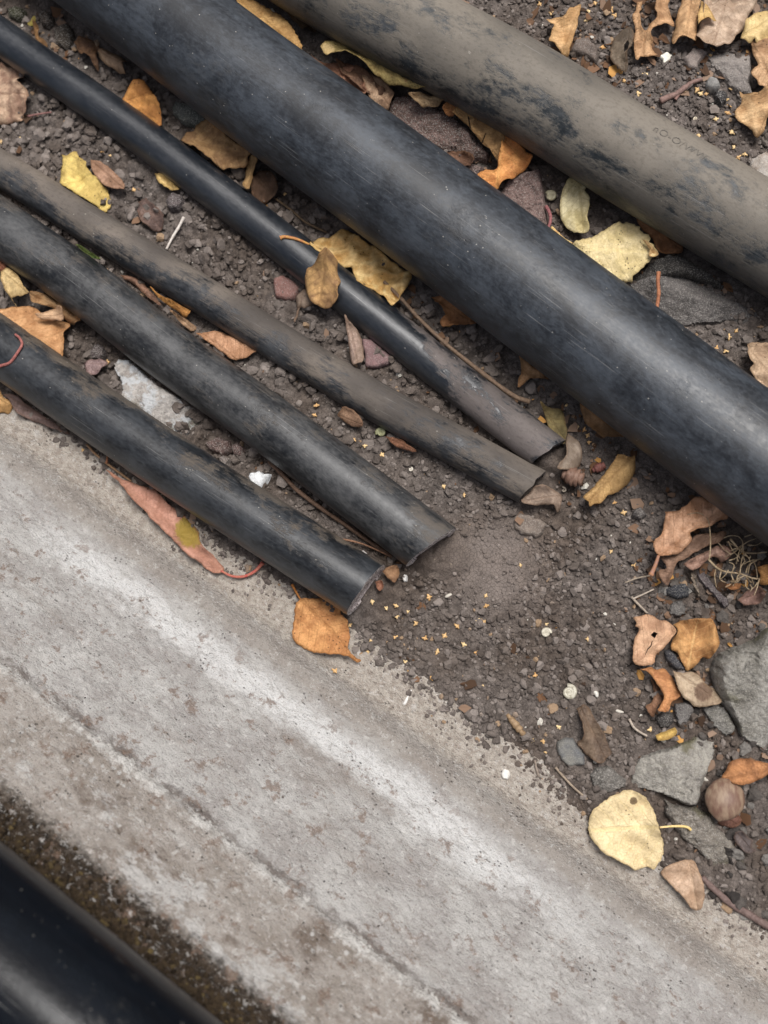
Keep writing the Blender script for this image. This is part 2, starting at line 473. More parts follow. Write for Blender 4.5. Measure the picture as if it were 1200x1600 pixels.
# ------------------------------------------------------------------ soil
GX0, GX1, GY0, GY1, GS = -0.33, 0.36, -0.36, 0.40, 0.0014
_gx = np.arange(GX0, GX1, GS); _gy = np.arange(GY0, GY1, GS)
XX, YY = np.meshgrid(_gx, _gy, indexing='ij')
def zone(cx, cy, rx, ry, soft=1.0):
    c = at([(cx, cy)], 0)[0]
    q = np.hypot((XX - c[0]) / (rx * MPP), (YY - c[1]) / (ry * MPP))
    return np.clip((1.25 - q) / 0.5 * soft, 0, 1)
def soil_height():
    x, y = XX * 1000, YY * 1000
    Q = np.column_stack([XX.ravel(), YY.ravel()])
    s, t = st(Q); t = t.reshape(XX.shape) * 1000
    h = 3.2 * fbm(x / 90, y / 90, 21, 3) + 1.2 * fbm(x / 22, y / 22, 22, 3)
    dx = x + 2.2 * fbm(x / 6, y / 6, 31, 2); dy = y + 2.2 * fbm(x / 6, y / 6, 32, 2)
    coarse = np.clip(zone(230, 300, 330, 200) + zone(600, 560, 240, 150) + zone(330, 680, 260, 140), 0, 1)
    smooth = zone(770, 880, 75, 60)
    lump = 0
    for sc, amp, sd_ in ((11.0, 2.6, 41), (6.0, 1.7, 42), (3.3, 1.0, 43)):
        f1, f2, hid = worley(dx / sc, dy / sc, sd_)
        dome = np.sqrt(np.clip(1 - (f1 / 0.80) ** 2, 0, 1))
        crack = np.clip((f2 - f1) / 0.16, 0, 1)
        v = amp * (dome * (0.55 + 0.9 * hid) - 0.75 * (1 - crack))
        wgt = coarse if sc > 10 else (0.45 + 0.55 * coarse if sc > 5 else 1.0)
        lump = lump + v * wgt
    h = h + lump * (1 - 0.85 * smooth) + 0.25 * fbm(x / 2.2, y / 2.2, 51, 2) * (1 - .5 * smooth)
    h = h + 1.5 * smooth + 4.0 * (zone(868, 716, 26, 22) + zone(836, 770, 26, 22) + zone(690, 868, 40, 30) + zone(582, 930, 30, 26))
    # earth washed up against the pipes
    dmin = np.full(len(Q), 1e9)
    for C, r in PIPES.values():
        for c in C[::2]:
            dmin = np.minimum(dmin, np.hypot(Q[:, 0] - c[0], Q[:, 1] - c[1]) - r)
    h = h + (3.2 * np.exp(-np.clip(dmin, 0, 1) / .006)).reshape(h.shape) * (1 + .6 * fbm(x / 14, y / 14, 71, 2))
    # soil thins out over the ledge of the wall
    rag = 13.0 * fbm(x / 30, y / 30, 61, 3) + 7.0 * fbm(x / 6.5, y / 6.5, 62, 3)
    edge = 4.3 + np.clip((-32 - t + rag) * 0.10, -6, 1.6)
    edge = edge - np.clip((t + 25) / 5, 0, 1) * 5
    k = np.clip((t + 62) / 18, 0, 1)
    amp = np.clip((t + 50) / 12, 0, 1)
    h = h * (1 - k) + k * (edge + (h * 0.30) * (1 - 0.3 * amp))
    h = np.where(t > 2, -6, h)
    return h / 1000, t
SOIL, _ST = soil_height()
def maxf(a, k):
    b = a.copy()
    for i in range(1, k + 1):
        for ax in (0, 1):
            b = np.maximum(b, np.maximum(np.roll(a, i, ax), np.roll(a, -i, ax)))
        a = b.copy() if i == k else a
    return b
SOILMAX = maxf(SOIL, 3)
for _ in range(3):
    SOILMAX = (SOILMAX + np.roll(SOILMAX, 2, 0) + np.roll(SOILMAX, -2, 0) + np.roll(SOILMAX, 2, 1) + np.roll(SOILMAX, -2, 1)) / 5
def sample(G, xy):
    fx = np.clip((xy[:, 0] - GX0) / GS, 0, len(_gx) - 2.01); fy = np.clip((xy[:, 1] - GY0) / GS, 0, len(_gy) - 2.01)
    ix = fx.astype(int); iy = fy.astype(int); fx -= ix; fy -= iy
    return (G[ix, iy] * (1 - fx) + G[ix + 1, iy] * fx) * (1 - fy) + (G[ix, iy + 1] * (1 - fx) + G[ix + 1, iy + 1] * fx) * fy
def ground(xy): return np.maximum(sample(SOILMAX, xy), concrete_h(xy))
def support(xy, pipes): 
    g = ground(xy)
    return np.maximum(g, pipe_top(xy, None if pipes is True else pipes)) if pipes else g

def soil_mat(name, island=False, tone=1.0):
    k = NT(name)
    p = k.obj()
    n1 = k.noise(p, 14, 5, .6); n2 = k.noise(p, 160, 4, .65); n3 = k.noise(p, 900, 3, .7)
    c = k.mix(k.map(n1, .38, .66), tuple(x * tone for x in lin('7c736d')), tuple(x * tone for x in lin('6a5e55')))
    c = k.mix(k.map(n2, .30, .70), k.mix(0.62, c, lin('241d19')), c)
    # a patch of dry dust trickled out by the pipe end
    dc = at([(775, 885)], 0)[0]
    dd = k.n('ShaderNodeVectorMath', {0: k.scale(p, (1, 1, 0)), 1: (dc[0], dc[1], 0)}, operation='DISTANCE').outputs['Value']
    dd = k.math('ADD', dd, k.math('MULTIPLY', k.math('SUBTRACT', k.noise(p, 45, 5, .7), .5), .045))
    c = k.mix(k.map(dd, .046, .006, 0, .55), c, lin('8b8079'))
    if island:
        r = k.n('ShaderNodeNewGeometry').outputs['Random Per Island']
        c = k.mix(k.map(r, 0.0, 1.0, 0, .65, False), c, k.mix(k.map(r, .4, .95, smooth=False), lin('3a322c'), lin('958b84')))
        c = k.mix(k.math('MULTIPLY', k.map(r, .975, .98), 0.7), c, lin('9a7d5c'))
        c = k.mix(k.math('MULTIPLY', k.map(r, .994, .995), 0.9), c, lin('c8c4ba'))
    else:
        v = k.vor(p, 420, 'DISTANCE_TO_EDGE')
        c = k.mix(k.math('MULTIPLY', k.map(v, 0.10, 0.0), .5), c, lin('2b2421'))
        sp = k.math('MULTIPLY', k.map(k.vor(p, 240), 0.17, 0.11), k.map(n2, .62, .66))
        c = k.mix(k.math('MULTIPLY', sp, .5), c, lin('a79a88'))
    nn = k.bump(k.math('ADD', n3, k.math('MULTIPLY', n2, 1.2)), 0.0009, .8)
    return k.done(c, 0.92, nn, 0.25)
M_SOIL = soil_mat('dark crumbly soil', tone=.86); M_CRUMB = soil_mat('soil crumbs', True)  # base soil toned darker than the crumbs: shade of their gaps painted in
_n, _m = XX.shape
_idx = np.arange(_n * _m).reshape(_n, _m)
_F = np.stack([_idx[:-1, :-1], _idx[1:, :-1], _idx[1:, 1:], _idx[:-1, 1:]], -1)[(_ST[:-1, :-1] < 1)]
_used = np.unique(_F); _re = np.zeros(_n * _m, int); _re[_used] = np.arange(len(_used))
_V = np.column_stack([XX.ravel(), YY.ravel(), SOIL.ravel()])[_used]
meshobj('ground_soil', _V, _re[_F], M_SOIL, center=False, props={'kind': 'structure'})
# the garden ground beyond, one wide sheet below the worked soil
_w = 6.0
_q = np.linspace(-_w, _w, 41); _qx, _qy = np.meshgrid(_q, _q, indexing='ij')
_V = np.column_stack([_qx.ravel(), _qy.ravel(), -0.012 + 0 * _qx.ravel()]); _id = np.arange(41 * 41).reshape(41, 41)
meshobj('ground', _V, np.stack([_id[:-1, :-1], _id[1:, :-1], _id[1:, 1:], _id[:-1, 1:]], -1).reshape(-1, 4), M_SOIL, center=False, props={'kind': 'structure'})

# crumbs: real little clods lying on the soil
PHI = (1 + 5 ** .5) / 2
ICO_V = np.array([(-1, PHI, 0), (1, PHI, 0), (-1, -PHI, 0), (1, -PHI, 0), (0, -1, PHI), (0, 1, PHI), (0, -1, -PHI), (0, 1, -PHI), (PHI, 0, -1), (PHI, 0, 1), (-PHI, 0, -1), (-PHI, 0, 1)]) / math.hypot(1, PHI)
ICO_F = np.array([(0, 11, 5), (0, 5, 1), (0, 1, 7), (0, 7, 10), (0, 10, 11), (1, 5, 9), (5, 11, 4), (11, 10, 2), (10, 7, 6), (7, 1, 8), (3, 9, 4), (3, 4, 2), (3, 2, 6), (3, 6, 8), (3, 8, 9), (4, 9, 5), (2, 4, 11), (6, 2, 10), (8, 6, 7), (9, 8, 1)])
def subdiv(V, F):
    V = V.tolist(); mid = {}; out = []
    def m(a, b):
        k = (min(a, b), max(a, b))
        if k not in mid:
            p = (np.array(V[a]) + np.array(V[b])) / 2; V.append((p / np.linalg.norm(p)).tolist()); mid[k] = len(V) - 1
        return mid[k]
    for a, b, c in F:
        x, y, z = m(a, b), m(b, c), m(c, a)
        out += [(a, x, z), (b, y, x), (c, z, y), (x, y, z)]
    return np.array(V), np.array(out)
ICO2_V, ICO2_F = subdiv(ICO_V, ICO_F)
def crumbs(name, xy, z, size, mat, hi=False, flat=0.75, props=None, parent=None, smooth=None):
    bv, bf = (ICO2_V, ICO2_F) if hi else (ICO_V, ICO_F)
    n = len(xy); k = len(bv)
    V = np.repeat(bv[None], n, 0) * (1 + RNG.uniform(-0.28, 0.22, (n, k, 1)))
    if hi:
        dirs = RNG.normal(0, 1, (n, 3, 3)); dirs /= np.linalg.norm(dirs, axis=2)[..., None]
        for j in range(3):
            dd = np.einsum('nkc,nc->nk', V, dirs[:, j])
            V -= np.clip(dd - 0.55, 0, None)[..., None] * dirs[:, j][:, None]
    V *= np.stack([RNG.uniform(.7, 1.25, n), RNG.uniform(.7, 1.25, n), RNG.uniform(.5, 1.0, n) * flat], 1)[:, None]
    a = RNG.uniform(0, 6.28, n); b = RNG.normal(0, .4, n)
    ca, sa, cb, sb = np.cos(a)[:, None], np.sin(a)[:, None], np.cos(b)[:, None], np.sin(b)[:, None]
    y1 = V[..., 1] * cb - V[..., 2] * sb; z1 = V[..., 1] * sb + V[..., 2] * cb
    V = np.stack([V[..., 0] * ca - y1 * sa, V[..., 0] * sa + y1 * ca, z1], -1) * np.asarray(size)[:, None, None]
    V += np.column_stack([xy, z])[:, None]
    F = (bf[None] + (np.arange(n) * k)[:, None, None]).reshape(-1, 3)
    return meshobj(name, V.reshape(-1, 3), F, mat, parent=parent, center=False, smooth=hi if smooth is None else smooth, props=props)
def scatter(n, keep):
    xy = np.column_stack([RNG.uniform(GX0 + .03, GX1 - .03, n), RNG.uniform(GY0 + .03, GY1 - .03, n)])
    s, t = st(xy)
    lo = at([(-70, 1670), (-70, -70), (1270, -70), (1270, 1670)], 0); c_ = inside(xy, lo)
    return xy[(t < -0.028 + .006 * fbm(xy[:, 0] * 60, xy[:, 1] * 60, 88, 3)) & c_ & keep(xy, t)]
_sm = zone(770, 880, 70, 55)
_cz = np.clip(zone(850, 1000, 260, 220) + zone(1000, 120, 260, 160) + zone(600, 950, 160, 120), 0, 1)
_co = np.clip(zone(230, 300, 330, 200) + zone(600, 560, 240, 150) + zone(330, 680, 260, 140), 0, 1)
def dens(base, gain, sm=1.0): return lambda xy, t: RNG.random(len(xy)) < np.clip(base + gain * sample(_cz, xy) - sm * sample(_sm, xy), 0, 1)
def visible(xy):
    return pipe_top(xy) < 0
q = scatter(85000, dens(.45, .45, .6)); q = q[visible(q)]
sz = .0005 + .0011 * RNG.random(len(q)) ** 1.8
crumbs('fine_soil_crumbs', q, sample(SOIL, q) + sz * .5, sz, M_CRUMB, props={'kind': 'stuff', 'label': 'fine dark soil crumbs strewn over the ground', 'category': 'soil'})
q = scatter(27000, dens(.50, .35)); q = q[visible(q)]
sz = .0012 + .0020 * RNG.random(len(q)) ** 2.0 + .0024 * sample(_co, q) * RNG.random(len(q)) ** 1.5
crumbs('soil_crumbs', q, sample(SOIL, q) + sz * .5, sz, M_CRUMB, True, .85, smooth=False, props={'kind': 'stuff', 'label': 'larger angular dark soil crumbs lying on the ground', 'category': 'soil'})
# specks of soil dragged onto the ledge of the wall
n_ = 4500
s_ = RNG.uniform(0.0, .62, n_); t_ = -0.012 - .022 * RNG.random(n_) ** .6; t_ = np.where(RNG.random(n_) < .97, t_, RNG.uniform(0, .06, n_))
den = np.clip(.18 + 1.1 * fbm(s_ * 45, t_ * 60, 77, 3), 0.01, 1) * np.clip((-.004 - t_) / .03, .05, 1); kk = RNG.random(n_) < den
q = from_st(s_[kk], t_[kk]); q = q[visible(q)]
sz = .0003 + .0013 * RNG.random(len(q)) ** 3
crumbs('soil_specks', q, concrete_h(q) + sz * .2, sz, M_CRUMB, props={'kind': 'stuff', 'label': 'specks of soil scattered on the concrete ledge', 'category': 'soil'})
# shreds of rotted leaf among the soil
def litter():
    zs_ = np.clip(zone(480, 190, 190, 60) + zone(60, 60, 120, 70) + zone(1130, 1000, 130, 260) + zone(1020, 60, 200, 90) + zone(680, 480, 110, 60) + zone(900, 690, 120, 90) + zone(740, 230, 150, 60) + zone(1060, 420, 150, 60), 0, 1)
    q = scatter(13000, lambda xy, t: RNG.random(len(xy)) < .03 + .75 * sample(zs_, xy)); q = q[visible(q)]
    n = len(q); g = sample(SOIL, q) + RNG.uniform(.0005, .003, n); k = 6
    th = np.linspace(0, 2 * math.pi, k, endpoint=False)[None] + RNG.uniform(-.3, .3, (n, k)); R = (.0010 + .0048 * RNG.random(n) ** 2.5)[:, None] * RNG.uniform(.55, 1.2, (n, k))
    el = RNG.uniform(.35, 1, n)[:, None]; a = RNG.uniform(0, 6.28, n)[:, None]
    x = R * np.cos(th); y = R * np.sin(th) * el
    X = x * np.cos(a) - y * np.sin(a); Y = x * np.sin(a) + y * np.cos(a); Z = X * RNG.normal(0, .35, (n, 1)) + Y * RNG.normal(0, .35, (n, 1)) + RNG.normal(0, .0003, (n, k))
    top = np.stack([q[:, :1] + X, q[:, 1:] + Y, g[:, None] + Z], -1); V = np.concatenate([top, top - [0, 0, .0003]], 1).reshape(-1, 3)
    o = np.arange(n)[:, None, None] * 2 * k
    fan = np.array([(0, i, i + 1) for i in range(1, k - 1)]); side = np.array([t_ for i in range(k) for t_ in ((i, i + k, (i + 1) % k), ((i + 1) % k, i + k, (i + 1) % k + k))])
    F = (np.vstack([fan, side])[None] + o).reshape(-1, 3)
    m = NT('leaf shreds'); r = m.n('ShaderNodeNewGeometry').outputs['Random Per Island']
    c = m.mix(m.map(r, 0, .5, smooth=False), lin('3a2c22'), lin('6b4e38')); c = m.mix(m.map(r, .55, .9, smooth=False), c, lin('8a7463')); c = m.mix(m.map(r, .93, .94), c, lin('b98a4e'))
    meshobj('leaf_litter', V, F, m.done(c, .85, None, .25), center=False, smooth=False, props={'kind': 'stuff', 'label': 'brown shreds of rotted leaf among the soil crumbs', 'category': 'litter'})
litter()
n_ = 700
_zz = np.clip(zone(1150, 1180, 70, 210) + zone(1120, 930, 90, 60), 0, 1)
q = scatter(40000, lambda xy, t: RNG.random(len(xy)) < .11 * sample(_zz, xy)); q = q[visible(q)]
sz = .0016 + .0034 * RNG.random(len(q)) ** 1.6
def grit_mat():
    k = NT('rubble grit'); r = k.n('ShaderNodeNewGeometry').outputs['Random Per Island']; n = k.noise(k.obj(), 500, 4, .7)
    c = k.mix(k.map(r, 0, .6, smooth=False), lin('2e2a28'), lin('5d5752')); c = k.mix(k.map(r, .7, 1, smooth=False), c, lin('8f8b85'))
    return k.done(k.mix(k.map(n, .4, .7, 0, .5), c, lin('383330')), .9, k.bump(n, .0012, 1), .3)
crumbs('rubble_grit', q, sample(SOIL, q) + sz * .5, sz, grit_mat(), True, .9, smooth=False, props={'kind': 'stuff', 'label': 'dark angular rubble grit packed between the stones at the right edge', 'category': 'rubble'})
# moss and grit in the joint under the upper pipe
n_ = 9000
s_ = RNG.uniform(-.3, .6, n_); t_ = RNG.normal(.1415, .0042, n_) + .003 * fbm(s_ * 25, s_ * 0, 80, 3); q = from_st(s_, t_)
sz = RNG.uniform(.0007, .0019, n_)
def moss_mat():
    k = NT('brown moss and grit'); r = k.n('ShaderNodeNewGeometry').outputs['Random Per Island']
    c = k.mix(k.map(r, 0, .6, smooth=False), lin('211b15'), lin('3b3125')); c = k.mix(k.map(r, .85, 1, smooth=False), c, lin('54482f'))
    return k.done(c, .95, None, .1)
crumbs('moss', q, concrete_h(q) + sz * .3, sz, moss_mat(), props={'kind': 'stuff', 'label': 'brown moss and grit packed along the top edge of the concrete', 'category': 'moss'})

# ------------------------------------------------------------------ pipes
def pipe_mat(name, black, dust, cov, soft=.05, rough=(.38, .75), ustart=None, side=0.0, film=.3, filmcol='6b6d70', sc=1.0, streak=.5, seed=0.0, speck=.5, dust2='57514b', spec=.55):
    """black plastic under a grainy film of dust, with mud where the mask says so"""
    k = NT(name)
    uv = k.add(k.uv(), (seed, seed * .37, 0)); u0, v0, _ = k.xyz(k.uv())
    big = k.noise(k.scale(uv, (14 * sc, 24 * sc, 1)), 1.0, 9, .74, .15)
    fine = k.noise(k.scale(uv, (240, 420, 1)), 1.0, 4, .75)
    lines = k.noise(k.scale(uv, (16, 700, 1)), 1.0, 4, .65)
    wide = k.noise(k.scale(uv, (9, 16, 1)), 1.0, 3, .6)
    val = k.math('ADD', k.math('MULTIPLY', big, .80), k.math('ADD', k.math('MULTIPLY', fine, .20 - .10 * streak), k.math('MULTIPLY', lines, .16 * streak)))
    if side: val = k.math('ADD', val, k.math('MULTIPLY', v0, side))
    if ustart is not None:
        val = k.math('ADD', val, k.map(k.math('ADD', u0, k.math('MULTIPLY', v0, ustart[2])), ustart[0], ustart[1], -.4, ustart[3], False))
    th = 0.5 + (0.5 - cov) * .36 + .03 * streak
    mask = k.map(val, th - soft, th + soft)
    grain = k.map(k.math('ADD', k.math('MULTIPLY', fine, .35), k.math('ADD', k.math('MULTIPLY', lines, .08), k.math('MULTIPLY', k.noise(k.scale(uv, (26, 40, 1)), 1.0, 8, .72, .3), .75))), .46, .76)
    base = k.mix(k.math('MULTIPLY', grain, film), lin(black), lin(filmcol))
    dcol = k.mix(k.map(wide, .38, .64), lin(dust), lin(dust2))
    dcol = k.mix(k.map(fine, .40, .66, 0, .5), dcol, k.mix(.6, lin(dust2), lin('2b2825')))
    c = k.mix(k.math('MULTIPLY', mask, k.map(fine, .3, .6, .72, .96)), base, dcol)
    # scuffs along the pipe and pale grit
    sl = k.math('MULTIPLY', k.map(k.noise(k.scale(uv, (22, 1300, 1)), 1.0, 3, .5), .63, .70), k.map(wide, .46, .60))
    c = k.mix(k.math('MULTIPLY', sl, .30), c, lin('9a9894'))
    nick = k.math('MULTIPLY', k.map(k.noise(k.scale(uv, (120, 300, 1)), 1.0, 3, .6), .70, .74), k.map(big, .5, .56))
    c = k.mix(k.math('MULTIPLY', nick, .5), c, lin('a29c92'))
    sp = k.math('MULTIPLY', k.map(k.vor(k.scale(uv, (1, 1.25, 1)), 230), .13, .06), k.map(k.noise(uv, 300, 2), .55, .60))
    c = k.mix(k.math('MULTIPLY', sp, speck), c, lin('b5b0a6'))
    ro = k.math('ADD', k.map(k.math('MAXIMUM', mask, k.math('MULTIPLY', grain, film)), 0, 1, rough[0], rough[1], False), k.map(fine, .3, .7, -.05, .07))
    h = k.math('ADD', k.math('MULTIPLY', mask, .8), k.math('ADD', k.math('MULTIPLY', fine, .45), k.math('MULTIPLY', lines, .2)))
    return k.done(c, ro, k.bump(h, .00040, .6), k.map(mask, 0, 1, spec, .2, False))

def build_pipe(key, label, mat, seg=72, skew=None, wall=None, jag=0.0, rimcol=None, lean=3, plug=False, parts=False, group='pipes laid side by side on the soil', lumps=0.0):
    C, r = PIPES[key]
    # resample evenly
    L = np.concatenate([[0], np.cumsum(np.linalg.norm(np.diff(C, axis=0), axis=1))])
    n = int(L[-1] / .004); l2 = np.linspace(0, L[-1], n)
    C = np.stack([np.interp(l2, L, C[:, i]) for i in range(3)], 1)
    for _ in range(4): C[1:-1] = (C[:-2] + 2 * C[1:-1] + C[2:]) / 4
    T, S, U = frames(C)
    th = np.linspace(-math.pi, math.pi, seg + 1)
    rr = r * (1 + lumps * (fbm(np.repeat(l2[:, None] * 40, seg + 1, 1), np.cos(th)[None] * 2 + np.sin(th)[None] * 3 + 0 * l2[:, None], 5, 3)))
    ring = np.cos(th)[None, :, None] * U[:, None] + np.sin(th)[None, :, None] * S[:, None]
    V = C[:, None] + rr[..., None] * ring
    if skew is not None:
        off = skew * np.sin(th) + r * math.tan(math.radians(lean)) * np.cos(th) + jag * fbm(th * 1.6 + 5, th * 0 + .5, 9, 2) * np.cos(th / 2)
        wgt = np.clip((l2 - (L[-1] - .02)) / .02, 0, 1)
        V = V + (wgt[:, None] * off[None])[..., None] * T[:, None]
    k = seg + 1
    uv = np.stack([np.repeat(l2, k), np.tile(th * r, n)], 1)
    idx = np.arange(n * k).reshape(n, k)
    F = np.stack([idx[:-1, :-1], idx[1:, :-1], idx[1:, 1:], idx[:-1, 1:]], -1).reshape(-1, 4)
    if skew is not None or parts:
        o = root_at('plastic_pipe', V.reshape(-1, 3)); meshobj('pipe_wall', V.reshape(-1, 3), F, mat, parent=o, uv=uv)
    else: o = meshobj('plastic_pipe', V.reshape(-1, 3), F, mat, uv=uv)
    tag(o, label, 'pipe', group)
    if skew is not None:
        w = wall or .0024
        end = V[-1]; cen = C[-1]
        t = T[-1]
        inn = end + (cen[None] + ((end - cen) @ t)[:, None] * t[None] - end) * (w / r)
        # cut face with a little roughness
        mids = (end + inn) / 2 + t[None] * (jag * .12 * RNG.normal(0, 1, k))[:, None]
        mids[-1] = mids[0]
        RV = np.vstack([end, mids, inn]); ruv = np.vstack([np.stack([np.full(k, j * w / 2), th * r], 1) for j in range(3)])
        i = np.arange(k - 1)
        RF = np.vstack([np.stack([i + j * k, i + (j + 1) * k, i + 1 + (j + 1) * k, i + 1 + j * k], 1) for j in range(2)])
        rim = meshobj('cut_rim', RV, RF[:, ::-1], rimcol, parent=o, uv=ruv)
        B = inn - t[None] * (.0012 if plug else .05)
        BV = np.vstack([inn, B, (B.mean(0))[None]])
        BF = [(a, a + 1, a + 1 + k, a + k) for a in range(k - 1)] + [(a + k, a + 1 + k, 2 * k) for a in range(k - 1)]
        meshobj('end_fill' if plug else 'bore', BV, BF, M_PLUG if plug else M_BORE, parent=o, uv=np.zeros((len(BV), 2)))
    return o
def plain(name, c, rough=.8, c2=None, sc=300, bump=.0004, spec=.35):
    k = NT(name); p = k.obj(); n = k.noise(p, sc, 5, .65)
    col = k.mix(k.map(n, .35, .68), lin(c), lin(c2 or c))
    return k.done(col, rough, k.bump(n, bump, .8), spec)
M_BORE = plain('pipe bore', '15161a', .6, '2a2724')
def rim_mat(name, a, b):
    k = NT(name); p = k.obj(); n = k.noise(p, 700, 4, .7)
    return k.done(k.mix(k.map(n, .46, .56), lin(a), lin(b)), .8, k.bump(n, .0006, 1), .3)
M_PLUG = rim_mat('gritty fill', 'd6ccc9', '7a6c69')
R_PALE = rim_mat('chalky cut edge', 'cfc8c4', '6a5e5b'); R_DARK = rim_mat('dark cut edge', '24252a', '5d544f')

m = pipe_mat('black bluish pipe', '13161b', '4d4b49', .14, .10, (.46, .58), film=.30, filmcol='6d757f', seed=.3, streak=.3, speck=.6, sc=1.2, dust2='3c3b3a', spec=.6)
build_pipe('big', 'thickest black plastic pipe crossing the picture with dusty blue sheen', m, 112)
m = pipe_mat('mud dusted pipe', '1f2325', '857d72', .68, .06, (.42, .62), film=.35, seed=1.7, side=1.7, streak=.3, sc=2.0, speck=.35, dust2='6a645c')
tanp = build_pipe('tan', 'thick pipe caked in tan mud with dark scuffs at the top right', m, 96, parts=True)
Lthin = np.linalg.norm(np.diff(PIPES['thin'][0], axis=0), axis=1).sum()
m = pipe_mat('glossy black pipe', '10151c', '7f7672', .42, .04, (.36, .66), ustart=(Lthin - .165, Lthin - .075, 2.0, .07), film=.12, seed=2.9, speck=.5, sc=1.6, dust2='5d5653', spec=.85)
build_pipe('thin', 'thin glossy black pipe whose cut end is coated in grey mud', m, 56, .0034, .0026, .0012, R_DARK, lumps=.012, lean=2)
m = pipe_mat('grey muddy thin pipe', '14161a', '7f756b', .58, .06, (.38, .68), side=6.5, film=.35, seed=4.4, streak=1.0, sc=1.6, dust2='544e49')
build_pipe('muddy', 'thin grey mud coated pipe with a crumpled end beside the glossy one', m, 56, .0026, .0024, .0018, R_DARK, lumps=.016, lean=2)
m = pipe_mat('scuffed dark pipe', '131518', '645d56', .26, .06, (.38, .64), side=2.0, film=.45, filmcol='6c6c6c', seed=6.1, streak=.9, sc=1.5)
build_pipe('mid', 'medium dark pipe with a slanted chalky cut end in the middle', m, 72, .0050, .0032, .0006, R_PALE, plug=True)
m = pipe_mat('black scuffed pipe', '0f1114', '665c51', .22, .05, (.33, .66), side=5.0, film=.28, filmcol='5d6166', seed=8.3, streak=1.0, sc=1.6)
build_pipe('low', 'medium black pipe lying nearest the concrete with a white cut edge', m, 72, .0013, .0032, .0008, R_PALE, plug=True)
# the pipe on the crown of the wall
rw = .042
C0 = np.column_stack([from_st(np.array([-.42, .1, .45, .85]), np.full(4, .168)), np.full(4, .150 + rw - .0006)])
PIPES['top'] = (catmull(C0, 10), rw)
m = pipe_mat('wet black pipe', '0a0d12', '2c2c28', .10, .08, (.16, .4), film=.05, filmcol='2d3a48', seed=9.9, speck=.2, spec=.2)
build_pipe('top', 'blurred glossy black pipe lying on the concrete in the bottom left corner', m, 96, group='pipe on the wall')
del PIPES['top']

# raised lettering on the muddy thick pipe
def lettering():
    cu = bpy.data.curves.new('lettering', 'FONT'); cu.body = 'nO-O/WW'; cu.size = .0072; cu.extrude = .00001; cu.space_character = 1.05
    cu.offset = -.00010
    to = bpy.data.objects.new('lettering', cu); COL.objects.link(to)
    bpy.context.view_layer.update()
    dg = bpy.context.evaluated_depsgraph_get()
    me = bpy.data.meshes.new_from_object(to.evaluated_get(dg))
    V = np.array([v.co[:] for v in me.vertices]); F = [tuple(p.vertices) for p in me.polygons]
    bpy.data.objects.remove(to)
    C, r = PIPES['tan']
    L = np.concatenate([[0], np.cumsum(np.linalg.norm(np.diff(C, axis=0), axis=1))])
    T, S, U = frames(C)
    p0 = at([(1011, 237)], r * 1.75)[0]
    i0 = np.argmin(np.linalg.norm(C[:, :2] - p0, axis=1)); l0 = L[i0] - .006
    th = .40 + (V[:, 1] - .002) / r
    # blend of top and bottom faces: raise by a quarter millimetre
    rr = r + np.where(V[:, 2] > 0, .00030, -.0003)
    l = l0 + V[:, 0]
    ip = lambda A: np.stack([np.interp(l, L, A[:, i]) for i in range(3)], 1)
    P = ip(C) + rr[:, None] * (np.cos(th)[:, None] * ip(U) + np.sin(th)[:, None] * ip(S))
    meshobj('embossed_lettering', P, F, plain('embossed lettering', '6b655d', .7, '4b4845', 500), parent=tanp, smooth=False)
lettering()

